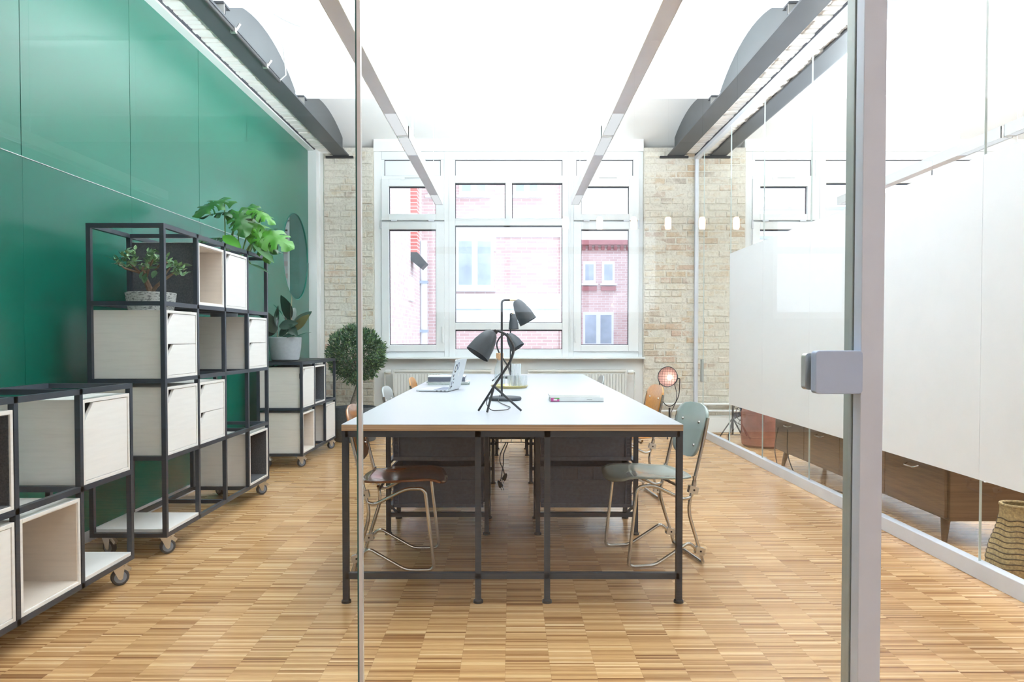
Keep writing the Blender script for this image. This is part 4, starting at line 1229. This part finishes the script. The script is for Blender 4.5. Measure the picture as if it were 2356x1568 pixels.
# --- rubber plant in smooth grey pot on the tray
rp = empty('rubber_plant', (-1.985, 6.49, ZB + 2 * PT + BT + .0065), 0, 'dark rubber plant in a smooth pale grey pot standing on the black tray', 'potted plant')
MB().lathe([(0, 0), (.10, 0), (.118, .012), (.136, .12), (.140, .205), (.133, .207), (.128, .195), (.126, .18), (0, .18)], 40).build('pot', M['potgrey'], rp, True)
MB().lathe([(0, .188), (.126, .186), (.126, .178), (0, .178)], 20).build('soil', M['soil'], rp)
RL = leaf_mesh('leaf', M['leaf_rub'], .215, .115, .10, .12, 9); RL2 = leaf_mesh('leaf', M['leaf_rub2'], .215, .115, .06, -.10, 9)
st = [((.05, 0, .18), (.055, 0, .30), (.06, .0, .44)), ((-.06, -.02, .18), (-.06, -.03, .30), (-.055, -.03, .47)), ((0, .04, .18), (.0, .05, .30), (-.01, .05, .40))]
for p in st: MB().tube(p, [.006, .005, .003], 7).build('stem', M['bark'], rp, True)
for p, d, ro, sc, under in (((.055, -.02, .36), (.02, -.10, 1), 1.57, 1.05, 1), ((.045, .0, .36), (-.30, .05, .95), 1.3, 1.05, 0), ((.07, -.02, .27), (.75, -.15, .70), 1.1, .95, 1), ((.07, .02, .30), (.72, .1, .72), .9, .95, 0),
                            ((.08, 0, .205), (.9, -.1, .36), .2, .75, 0), ((-.05, -.06, .30), (.0, -.12, 1.0), 1.4, .85, 0), ((-.03, -.07, .30), (.95, -.2, .20), 1.2, .80, 0), ((-.07, -.06, .24), (-.30, -.2, .90), 1.3, .95, 0),
                            ((-.07, 0, .30), (-.80, .1, .60), .6, 1.0, 0), ((-.08, -.03, .24), (-.95, -.2, .10), .8, .95, 0), ((-.03, -.07, .22), (.70, -.25, .62), 1.2, .75, 0), ((.03, -.07, .33), (.45, -.2, -.45), 1.0, .75, 0),
                            ((-.01, .05, .36), (-.55, .3, .75), .6, .9, 0), ((0, .05, .34), (.3, .5, .8), .8, .8, 0), ((-.09, -.04, .30), (-.65, -.25, -.35), .9, .85, 0), ((0, -.08, .21), (.85, -.35, .15), .6, .6, 0)):
    place_leaf(RL2 if under else RL, rp, p, d, ro, sc)

# --- potted olive tree
ot = empty('potted_tree', (-1.70, 8.03, 0), 0, 'ball-clipped olive tree in a tall dark felt planter by the brick pier', 'potted plant')
MB().lathe([(0, 0), (.215, 0), (.222, .01), (.225, .365), (.215, .366), (.212, .34), (.21, .33), (0, .33)], 36).build('planter', M['feltpot'], ot, True)
MB().lathe([(0, .335), (.21, .333), (.21, .325), (0, .325)], 20).build('soil', M['soil'], ot)
tk = MB()
tk.tube([(0, 0, .32), (-.02, 0, .40), (.01, .0, .50), (.035, 0, .60), (.02, 0, .72), (.02, 0, .90)], [.05, .035, .028, .022, .018, .012], 10)
for k in range(9):
    a = k * 2.4; e = .5 + .1 * (k % 4)
    tk.tube([(.02, 0, .68 + .02 * k), (.02 + .1 * math.cos(a), .1 * math.sin(a), .80 + .02 * k), (.02 + .2 * math.cos(a), .2 * math.sin(a), .88 + .02 * k)], [.009, .006, .003], 6)
tk.build('trunk', M['bark'], ot, True)
rnd = random.Random(5)
for mname, cnt, rmin in (('leaf_olive', 5200, .12), ('leaf_olive2', 1300, .24)):
    b = MB()
    for i in range(cnt):
        while True:
            d = Vector((rnd.gauss(0, 1), rnd.gauss(0, 1), rnd.gauss(0, 1)))
            if d.length > .1: break
        d.normalize()
        lump = 1 + .09 * math.sin(7 * d.x + 3) * math.cos(6 * d.z) + .05 * math.sin(11 * d.y + 5 * d.z)
        rr = (rmin + (0.305 - rmin) * rnd.random() ** .5) * lump
        p = Vector((.022, 0, .94)) + Vector((d.x * rr, d.y * rr, d.z * rr * (.95 if d.z > 0 else 1.02)))
        g = (d + Vector((rnd.gauss(0, .6), rnd.gauss(0, .6), rnd.gauss(0, .5) + .25))).normalized()
        sd = g.cross(Vector((rnd.gauss(0, 1), rnd.gauss(0, 1), rnd.gauss(0, 1)))).normalized()
        l_ = rnd.uniform(.032, .055); wd = rnd.uniform(.0055, .0085)
        b.add([p, p + g * l_ * .5 + sd * wd, p + g * l_, p + g * l_ * .5 - sd * wd], [(0, 1, 2, 3)])
    o = b.build('foliage', M[mname], ot, fix=False); o['kind'] = 'stuff'

# ================================================================== ON THE TABLE
TZ = 0.7505
def shade(parent, tip, direc, L_, r, name='lamp_shade', mat='lampgrey'):
    d = Vector(direc).normalized()
    m3 = d.to_track_quat('Z', 'Y').to_matrix()
    pr = [(0.004, 0), (.32 * r, .02 * L_), (.52 * r, .12 * L_), (.72 * r, .32 * L_), (.88 * r, .58 * L_), (1.0 * r, 1.0 * L_), (.975 * r, 1.0 * L_), (.86 * r, .58 * L_), (.70 * r, .33 * L_), (.48 * r, .14 * L_), (0, .06 * L_)]
    return MB().lathe(pr, 32, tip, m3).build(name, M[mat], parent, True)
def tripod_lamp(loc, rz, label, flip=1):
    l_ = empty('tripod_lamp', loc, rz, label, 'desk lamp', 'desk lamps on the table')
    # local: curved spine, three legs, shade tilted to -x * flip
    f = flip
    hub_ = Vector((-.028 * f, 0, .125)); top = Vector((-.012 * f, 0, .395))
    MB().tube(fillet([hub_, (.055 * f, 0, .25), (.072 * f, 0, .315), (.035 * f, 0, .375), top], .06, 6), .0062, 10).build('spine', M['lampblack'], l_, True)
    for e in ((-.105 * f, .03, .004), (-.06 * f, -.045, .004), (.105 * f, .03, .004)):
        d = (hub_ - Vector(e)).normalized()
        MB().tube([Vector(e), hub_ + d * .008], .0055, 10).build('leg', M['lampblack'], l_, True)
    jt = Vector((-.022 * f, 0, .388))
    MB().lathe([(0, -.014), (.011, -.014), (.013, 0), (.011, .014), (0, .014)], 12, jt, Matrix.Rotation(R(90), 3, 'X')).build('joint', M['black'], l_, True)
    sh = shade(l_, jt + Vector((-.010 * f, 0, .004)), (-.50 * f, -.20, -.74), .138, .061)
    for s_ in (-1, 1):
        MB().lathe([(0, .004), (.004, .003), (.004, -.004), (0, -.004)], 8, jt + Vector((-.012 * f, s_ * .014, -.028)), Matrix.Rotation(R(90), 3, 'X')).build('screw', M['chrome'], sh)
    return l_
tripod_lamp((-0.055, 3.575, TZ), 0, 'graphite tripod desk lamp with its shade turned towards the shelving', 1)
tripod_lamp((-0.052, 6.10, TZ), 0, 'graphite tripod desk lamp behind the glasses, shade turned towards the glass partition', -1)
def post_lamp(loc, label, tilt, arm, sl, sr):
    l_ = empty('post_lamp', loc, 0, label, 'desk lamp', 'desk lamps on the table')
    MB().lathe([(0, 0), (.092, 0), (.096, .006), (.096, .014), (.090, .020), (.02, .022), (0, .022)], 36, (.018, 0, 0)).build('base', M['lampgrey'], l_, True)
    MB().tube(fillet([(0, 0, .02), (0, 0, .578), (arm * .55, 0, .578)], .035, 6), .0062, 10).build('stem', M['lampblack'], l_, True)
    MB().tube([(arm * .55, 0, .578), (arm, 0, .577)], .0045, 10).build('brass_arm', M['brass'], l_, True)
    shade(l_, (arm - .004, 0, .578), tilt, sl, sr)
    return l_
post_lamp((-0.054, 4.274, TZ), 'graphite post lamp on a round base with its shade on a brass arm', (.46, -.05, -.80), .085, .145, .053)
post_lamp((-0.006, 6.62, TZ), 'graphite post lamp farther along the table with its shade hanging straight', (.02, -.05, -1), .03, .14, .045)
tag(MB().tube(fillet([(-.065, 4.262, TZ + .03), (-.075, 4.15, TZ + .003), (-.04, 3.95, TZ + .003), (.0, 3.80, TZ + .003), (-.02, 3.66, TZ + .003), (-.055, 3.62, TZ + .004), (-.10, 3.60, TZ + .004), (-.125, 3.62, TZ + .04), (-.10, 3.60, TZ + .10)], .05), .0022, 6).build('lamp_cable', M['cable_dark'], None, True), 'thin black lamp cable lying on the white tabletop', 'cable')
# tray, bottle, tumblers
ry_ = 5.36
tr_ = empty('serving_tray', (-.013, ry_, TZ), 0, 'round gold serving tray with a raised rim on the table', 'tray')
MB().lathe([(0, 0), (.125, 0), (.138, .018), (.1355, .019), (.123, .003), (0, .003)], 44).build('dish', M['traygold'], tr_, True)
bo = empty('water_bottle', (-.083, ry_ + .0, TZ + .0035), 0, 'clear glass water bottle with a cork stopper on the gold tray', 'bottle')
MB().lathe([(0, 0), (.036, 0), (.039, .006), (.039, .115), (.034, .145), (.022, .175), (.020, .205), (.021, .207), (.018, .207), (.018, .175), (.030, .145), (.036, .115), (.036, .008), (0, .008)], 28).build('glass_body', M['bottle'], bo, True)
MB().lathe([(0, .195), (.017, .195), (.019, .208), (.026, .208), (.027, .245), (.024, .248), (0, .248)], 20).build('cork', M['cork'], bo, True)
def tumbler(x, y, z, label):
    n = 24; b = MB(); pr = [(.0, 0), (.031, 0), (.034, .004), (.036, .085), (.034, .085), (.032, .012), (0, .012)]
    b.lathe(pr, n)
    b.v = [(vx * (1.03 if int(round(math.atan2(vy, vx) / (2 * math.pi / n))) % 2 else .985), vy * (1.03 if int(round(math.atan2(vy, vx) / (2 * math.pi / n))) % 2 else .985), vz) for vx, vy, vz in b.v]
    o = b.build('tumbler', M['tumbler']); o.location = (x, y, z)
    tag(o, label, 'glass', 'tumblers on the tray')
for (x, y) in ((.008, ry_ - .03), (.082, ry_ - .025), (.03, ry_ + .05)):
    tumbler(x, y, TZ + .0035, 'ribbed clear tumbler standing upright on the gold tray')
tumbler(.036, ry_ - .005 - .02, TZ + .089, 'ribbed clear tumbler stacked on top of the other glasses')

# laptop
lp = empty('laptop', (-.395, 5.06, TZ), R(-10), 'open silver laptop with stickers on its lid', 'laptop')
# local: hinge along y at x = 0, keyboard towards -x, lid leaning to +x
MB().prism(rrect(.22, .31, .012), lambda u, v, t: (-.11 + u, v, .003 + .010 * t)).build('keyboard_base', M['silver'], lp, bevel=.001)
MB().box(-.105, -.015, -.135, .135, .0131, .0137).build('keys', M['keys'], lp)
MB().box(-.20, .0, -.150, .150, 0, .003).build('underside', M['black'], lp)
for xx in (-.02, -.045, -.075): MB().box(xx - .006, xx + .006, -.1562, -.154, .005, .010).build('port', M['black'], lp)
la = R(14)
def lid(u, v, t):   # u along hinge, v up the lid, t thickness (outer face at t=0)
    x = .008 + v * math.sin(la) + (0 if t == 0 else -.006 * math.cos(la)); z = .010 + v * math.cos(la) + (0 if t == 0 else .006 * math.sin(la))
    return (x, u, z)
ld = MB().prism([(x, y + .105) for x, y in rrect(.31, .21, .012)], lid).build('lid', M['silver'], lp)
MB().prism([(x, y + .105) for x, y in rrect(.285, .185, .004)], lambda u, v, t: lid(u, v, 1)[:1] and (lid(u, v, 1)[0] - .0006 * t - .0002, u, lid(u, v, 1)[2])).build('screen', M['black'], ld)
def on_lid(poly_, mat, nm, d=.0008):
    return MB().prism(poly_, lambda u, v, t: (lid(u, v, 0)[0] + d * t, u, lid(u, v, 0)[2])).build(nm, M[mat], ld)
ap = []
for k in range(28):
    a = 2 * math.pi * k / 28
    r_ = .0165 * (1 + .06 * math.cos(2 * a))
    if abs(a - .35) < .3: r_ *= .78
    if abs(a - math.pi / 2) < .25: r_ *= .88
    ap.append((.012 + r_ * math.cos(a), .105 + r_ * 1.08 * math.sin(a)))
on_lid(ap, 'logo', 'lid_logo')
on_lid([(.012, .126), (.016, .131), (.021, .136), (.018, .130)], 'logo', 'lid_logo')
for cx_, cy_, w_, h_, mt in ((-.105, .150, .05, .06, 'black'), (-.055, .165, .05, .055, 'keys'), (-.12, .10, .02, .02, 'black'), (-.10, .075, .03, .01, 'cover_dark'), (-.085, .05, .016, .012, 'black'), (-.125, .05, .014, .03, 'keys'), (-.11, .025, .022, .012, 'black'), (-.14, .02, .012, .02, 'black')):
    on_lid([(cx_ + x, cy_ + y) for x, y in rrect(w_, h_, min(w_, h_) * .45)], mt, 'sticker', .0009)
on_lid([(-.105 + x, .150 + y) for x, y in rrect(.026, .034, .012)], 'paper', 'sticker', .0013)
on_lid([(-.055 + x, .168 + y) for x, y in rrect(.022, .026, .01)], 'silver', 'sticker', .0013)

# books
def book(x0, x1, y0, y1, z0, h, cover, label, rz=0.0, page='pages', name='book', group=None):
    b = empty(name, ((x0 + x1) / 2, (y0 + y1) / 2, z0), rz, label, 'book', group)
    w_ = (x1 - x0) / 2; d = (y1 - y0) / 2
    c = .0018
    f = MB(); f.box(-w_, w_, -d, d, 0, c); f.box(-w_, w_, -d, d, h - c, h)
    if name == 'book': f.box(-w_, w_, -d, -d + c, c, h - c)
    f.build('cover', M[cover], b)
    MB().box(-w_ + .002, w_ - .002, -d + (c if name == 'book' else .001), d - .003, c, h - c).build('pages', M[page], b)
    return b
b1 = book(.222, .522, 4.16, 4.37, TZ, .024, 'cover_white', 'thick white book with a pink and green square on its spine')
MB().box(-.148, -.100, -.1058, -.105, .002, .022).build('spine_print', M['pink'], b1)
MB().box(-.128, -.100, -.1062, -.1058, .014, .022).build('spine_print', M['leafgreen_print'], b1)
MB().box(-.133, -.113, -.1066, -.1062, .007, .016).build('spine_print', M['paper'], b1)
MB().box(-.150, .150, -.1056, -.105, .0, .002).build('spine_shadow_line', M['cover_dark'], b1)
MB().box(.055, .085, -.1056, -.105, .011, .0135).build('spine_lettering', M['grey_text'], b1)
b2 = book(.216, .506, 4.17, 4.36, TZ + .0245, .0125, 'paper', 'thin white magazine with a pale blue picture on top of the white book', name='magazine', page='paper')
MB().box(-.10, .115, -.07, .07, .0126, .0129).build('cover_picture', M['blue_print'], b2)
z = TZ
stk = [(-.645, -.325, .012, 'cover_green', 'thin magazine with a dark green cover at the bottom of the pile behind the laptop', 0.03, 'magazine'), (-.65, -.33, .011, 'paper', 'thin white magazine in the middle of the pile behind the laptop', -.04, 'magazine'),
       (-.64, -.355, .034, 'cover_dark', 'thick grey-paged book with a dark cover in the pile behind the laptop', .0, 'book'), ]
for (xa, xb, h, cv, lb, rz, nm) in stk:
    book(xa, xb, 5.68, 5.90, z, h, cv, lb, rz, 'pages', nm); z += h + .0005
book(-.645, -.36, 5.69, 5.90, z, .006, 'paper', 'thin white brochure on top of the pile behind the laptop', .02, 'paper', 'magazine')

# ================================================================== STUDIO LAMP
sl = empty('studio_lamp', (1.765, 8.22, 0), 0, 'round studio lamp with lit copper reflector on a black tripod stand', 'floor lamp')
MB().tube([(0, 0, .10), (0, 0, .335)], .010, 10).tube([(0, 0, .06), (0, 0, .22)], .014, 10).build('pole', M['black'], sl, True)
for a in (R(250), R(10), R(130)):
    MB().tube([(0, 0, .17), (.16 * math.cos(a), .16 * math.sin(a), .006)], .006, 8).build('leg', M['black'], sl, True)
yk = [(-.115, 0, .63), (-.108, 0, .50), (-.09, 0, .43), (-.05, 0, .37), (0, 0, .345), (.05, 0, .37), (.09, 0, .43), (.108, 0, .50), (.115, 0, .66), (.09, 0, .66)]
MB().tube(fillet(yk, .03), .005, 8).build('yoke', M['black'], sl, True)
hd = Vector((-.50, -.78, .14)).normalized(); m3 = hd.to_track_quat('Z', 'Y').to_matrix()
hc = Vector((-.005, .0, .675))
MB().lathe([(0, -.10), (.045, -.10), (.075, -.075), (.10, -.01), (.112, .045), (.115, .055), (.110, .055), (.095, -.005), (.07, -.065), (0, -.085)], 32, hc, m3).build('housing', M['lampgrey'], sl, True)
MB().lathe([(0, -.083), (.068, -.062), (.093, -.003), (.108, .050), (.106, .050), (.09, 0), (0, -.080)], 32, hc, m3).build('reflector', M['rose'], sl, True)
MB().lathe([(0, .02), (.022, .01), (.032, -.015), (.022, -.045), (.01, -.06), (0, -.06)], 18, hc, m3).build('bulb', M['bulb'], sl, True)
gd = MB()
for k in range(-3, 4):
    o_ = k * .028; hl = math.sqrt(max(0, .109 ** 2 - o_ ** 2))
    gd.tube([hc + m3 @ Vector((o_, -hl, .055)), hc + m3 @ Vector((o_, 0, .068)), hc + m3 @ Vector((o_, hl, .055))], .0014, 5)
    gd.tube([hc + m3 @ Vector((-hl, o_, .055)), hc + m3 @ Vector((0, o_, .068)), hc + m3 @ Vector((hl, o_, .055))], .0014, 5)
gd.build('wire_guard', M['black'], sl)
MB().tube([(.06, .03, .60), (.085, .02, .50), (.075, .01, .40), (.02, .015, .28), (.012, .015, .1)], .004, 6).build('lamp_lead', M['cable_dark'], sl, True)

# ================================================================== NEIGHBOURING ROOM
sb = empty('sideboard', (2.54, 5.19, 0), 0, 'long low walnut sideboard on tapered legs behind the glass partition', 'sideboard')
hx, hy = .21, 1.285
MB().box(-hx, hx, -hy, hy, .135, .70).build('carcass', M['walnut'], sb, bevel=.004)
for k in range(4):
    y0 = -hy + .02 + k * (2 * hy - .04) / 4; y1 = y0 + (2 * hy - .04) / 4 - .006
    d_ = MB().box(-hx - .018, -hx - .001, y0, y1, .150, .685).build('door', M['walnut'], sb, bevel=.002)
    ym = (y0 + y1) / 2
    MB().tube(fillet([(-hx - .018, ym - .06, .385), (-hx - .045, ym - .05, .375), (-hx - .045, ym + .05, .375), (-hx - .018, ym + .06, .385)], .012), .004, 8).build('handle', M['chrome'], d_, True)
e_ = MB().tube(fillet([(-.05, -hy - .001, .36), (-.05, -hy - .03, .35), (.05, -hy - .03, .35), (.05, -hy - .001, .36)], .012), .004, 8).build('handle', M['chrome'], sb, True)
for sx_ in (-1, 1):
    for sy_ in (-1, 1):
        x = sx_ * (hx - .05); y = sy_ * (hy - .12)
        MB().tube([(x, y, .135), (x + sx_ * .025, y + sy_ * .03, .0)], [.026, .014], 10).build('leg', M['walnut'], sb, True)
pf = empty('leather_pouf', (2.60, 7.58, 0), 0, 'round russet leather pouf beside the sideboard', 'pouf')
MB().lathe([(0, 0), (.19, 0), (.22, .025), (.228, .10), (.228, .34), (.21, .40), (.16, .42), (0, .425)], 36).build('body', M['pouf'], pf, True)
for z in (.11, .335): MB().tube([(.229 * math.cos(2 * math.pi * k / 40), .229 * math.sin(2 * math.pi * k / 40), z) for k in range(40)], .004, 6, True).build('seam', M['pouf'], pf, True)
bk_ = empty('straw_basket', (2.37, 3.44, 0), 0, 'waisted woven straw basket standing behind the glass partition', 'basket')
pr = [(.0, 0), (.10, 0), (.122, .03), (.125, .07), (.112, .14), (.085, .22), (.072, .29), (.072, .33), (.066, .33), (.066, .29), (.08, .22), (.106, .14), (.118, .07), (0, .01)]
MB().lathe(pr, 40).build('body', M['straw'], bk_, True)
def br_(z):
    for (r0, z0), (r1, z1) in zip(pr[1:8], pr[2:8]):
        if z0 <= z <= z1: return r0 + (r1 - r0) * (z - z0) / (z1 - z0)
    return .07
for i in range(10):
    z = .05 + i * .024
    MB().tube([((br_(z) + .001) * math.cos(2 * math.pi * k / 40), (br_(z) + .001) * math.sin(2 * math.pi * k / 40), z + .004 * math.sin(k)) for k in range(40)], .003, 5, True).build('weave_band', M['straw_dark'], bk_, True)
MB().tube([(.069 * math.cos(2 * math.pi * k / 40), .069 * math.sin(2 * math.pi * k / 40), .33) for k in range(40)], .008, 8, True).build('rim', M['straw'], bk_, True)
# black floor fan on a small tripod
fn = empty('floor_fan', (2.42, 8.05, 0), 0, 'small black fan on a spread tripod by the skirting behind the glass', 'fan')
MB().tube([(0, 0, .06), (0, 0, .38)], .012, 8).build('pole', M['black'], fn, True)
for k in range(5):
    a = R(20 + 72 * k)
    MB().tube([(0, 0, .24), (.15 * math.cos(a), .15 * math.sin(a), .008)], .007, 8).build('leg', M['black'], fn, True)
fg = MB()
for r_ in (.05, .09, .13): fg.tube([(.13 + r_ * math.cos(2 * math.pi * k / 32), .02, .29 + r_ * math.sin(2 * math.pi * k / 32)) for k in range(32)], .004, 5, True)
for k in range(12): fg.tube([(.13, .02, .29), (.13 + .13 * math.cos(2 * math.pi * k / 12), .02, .29 + .13 * math.sin(2 * math.pi * k / 12))], .0025, 5)
fg.build('guard', M['black'], fn, True)
for k in range(4):
    a = R(90 * k + 20)
    MB().prism([(.02, -.02), (.11, -.045), (.115, .03), (.02, .02)], lambda u, v, t: (.13 + u * math.cos(a) - v * math.sin(a), .035 + .004 * t + .1 * v, .29 + u * math.sin(a) + v * math.cos(a))).build('blade', M['crate'], fn)
# cables on the floor next door
def floor_cable(pts, r, mat, label):
    tag(MB().tube(fillet(pts, .12, 5), r, 6).build('floor_cable', M[mat], None, True), label, 'cable', 'cables on the floor next door')
floor_cable([(2.27, 5.9, .006), (2.35, 6.0, .006), (2.29, 5.5, .006), (2.40, 5.2, .006), (2.28, 4.9, .006), (2.33, 4.6, .006)], .006, 'cable_brown', 'brown cable looping across the floor in front of the sideboard')
floor_cable([(2.30, 6.35, .34), (2.26, 6.33, .16), (2.27, 6.28, .02), (2.25, 6.0, .006), (2.34, 5.7, .006), (2.26, 5.4, .006), (2.36, 4.9, .006), (2.27, 4.4, .006)], .005, 'cable_brown', 'grey-brown cable hanging down the sideboard front to the floor')
floor_cable([(2.27, 6.05, .36), (2.26, 6.03, .15), (2.29, 5.95, .008), (2.25, 5.75, .006), (2.30, 5.6, .006)], .0045, 'cable_dark', 'dark cable dropping down the sideboard front')
floor_cable([(2.24, 7.9, .006), (2.32, 7.6, .006), (2.27, 7.35, .006), (2.36, 7.1, .006), (2.30, 6.95, .006), (2.36, 6.80, .006)], .006, 'paper', 'white cable snaking on the floor beside the pouf')
floor_cable([(1.80, 8.60, .008), (2.12, 8.52, .01), (2.14, 8.46, .012)], .004, 'cable_dark', 'thin dark lamp lead along the skirting by the studio lamp')
floor_cable([(2.22, 8.55, .008), (2.45, 8.40, .008), (2.7, 8.45, .008), (3.1, 8.5, .008)], .005, 'cable_brown', 'reddish cable along the skirting behind the fan')

# ================================================================== OUTSIDE
tag(MB().box(-30, 30, 9.05, 45, -4.2, -4.0).build('courtyard', M['yard']), kind='structure')
lw = empty('side_wing', (-2.15, 9.3, -4), 0, 'pale pink brick side wing running away from the window', 'building')
MB().box(-4, 0, 0, 8.6, 0, 11).build('brick_wall', M['fac_left'], lw)
MB().box(0, .14, 6.55, 6.95, 6.95, 11).build('corner_pier', M['fac_red'], lw)
MB().prism([(0, 6.95), (.14, 6.95), (.34, 6.72), (.22, 6.60), (0, 6.78)], lambda u, v, t: (u, 6.55 + .4 * t, v)).build('metal_hood', M['lunette'], lw)
MB().box(0, .05, 6.2, 6.75, 5.9, 6.4).build('white_vent', M['fac_white'], lw)
MB().tube([(.08, 8.2, 3), (.08, 8.2, 7.4)], .09, 10).build('downpipe', M['fac_white'], lw, True)
for z in (5.25, 6.4): MB().box(-.02, .19, 8.08, 8.32, z, z + .06).build('pipe_bracket', M['fac_pane'], lw)
mf = empty('yard_building', (0, 17.9, -4), 0, 'pink brick building across the yard with white windows and white band', 'building')
MB().box(-2.15, 1.32, 0, 4, 0, 12.5).build('brick_wall', M['fac_mid'], mf)
MB().box(1.18, 1.33, -.06, 0, 0, 12.5).build('brick_strip', M['fac_mid'], mf)
def fwin(par, x0, x1, z0, z1, lights=2, y=-.05, sillw=.06):
    f = MB().box(x0, x1, y, y + .10, z0, z1).build('window', M['fac_white'], par)
    n = lights; wd = (x1 - x0) / n
    for i in range(n):
        MB().box(x0 + i * wd + .07, x0 + (i + 1) * wd - .07, y - .012, y - .001, z0 + .1, z1 - .1).build('pane', M['fac_pane'], f)
    MB().box(x0 - .06, x1 + .06, y - .06, y + .1, z0 - sillw, z0).build('sill', M['fac_white'], f)
fwin(mf, -1.33, -.42, 5.95 + .35, 7.55, 2)
MB().box(-1.40, -.36, -.055, .05, 7.2, 7.75).build('lintel_band', M['fac_white'], mf)
MB().box(-1.40, 1.18, -.08, .02, 5.48, 6.18).build('white_band', M['fac_white'], mf)
MB().box(-1.40, 1.18, -.10, .0, 5.79, 5.82).build('band_line', M['fac_pane'], mf)
MB().box(-1.40, 1.18, -.07, .02, 7.55, 8.0).build('white_band', M['fac_white'], mf)
fwin(mf, -1.25, -.55, 8.55, 9.15, 2); fwin(mf, .05, .70, 8.55, 9.15, 2); fwin(mf, -2.0, -1.6, 8.55, 9.15, 1)
MB().box(-2.15, 1.2, -.06, 0, 8.85, 8.88).build('gutter_line', M['fac_pane'], mf)
rb = empty('low_brick_building', (2.0, 23.5, -4), 0, 'lower red brick building with a tiled eave seen through the right casement', 'building')
MB().box(-.6, 9, 0, 5, 0, 8.05).build('brick_wall', M['fac_mid'], rb)
MB().box(-.7, 9, -.25, 5, 8.05, 8.2).build('eave', M['roof'], rb)
for k in range(24): MB().box(-.55 + k * .2, -.45 + k * .2, -.12, 0, 7.9, 8.05).build('corbel', M['roof'], rb)
fwin(rb, .28, .68, 6.85, 7.55, 1); fwin(rb, .88, 1.28, 6.85, 7.55, 1); fwin(rb, .28, 1.25, 4.85, 5.95, 2)
for x in (.28, .88): MB().box(x - .03, x + .43, -.08, 0, 6.62, 6.75).build('brick_sill', M['roof'], rb)
fb = empty('far_white_building', (9.5, 17.9, -4), 0, 'white panelled building beyond the neighbouring room window', 'building')
MB().box(-5, 9, 0, 4, 0, 11).build('wall', M['fac_white'], fb)
for k in range(7): MB().box(-5, 9, -.05, 0, 5.4 + k * .7, 5.47 + k * .7).build('panel_line', M['fac_pane'], fb)
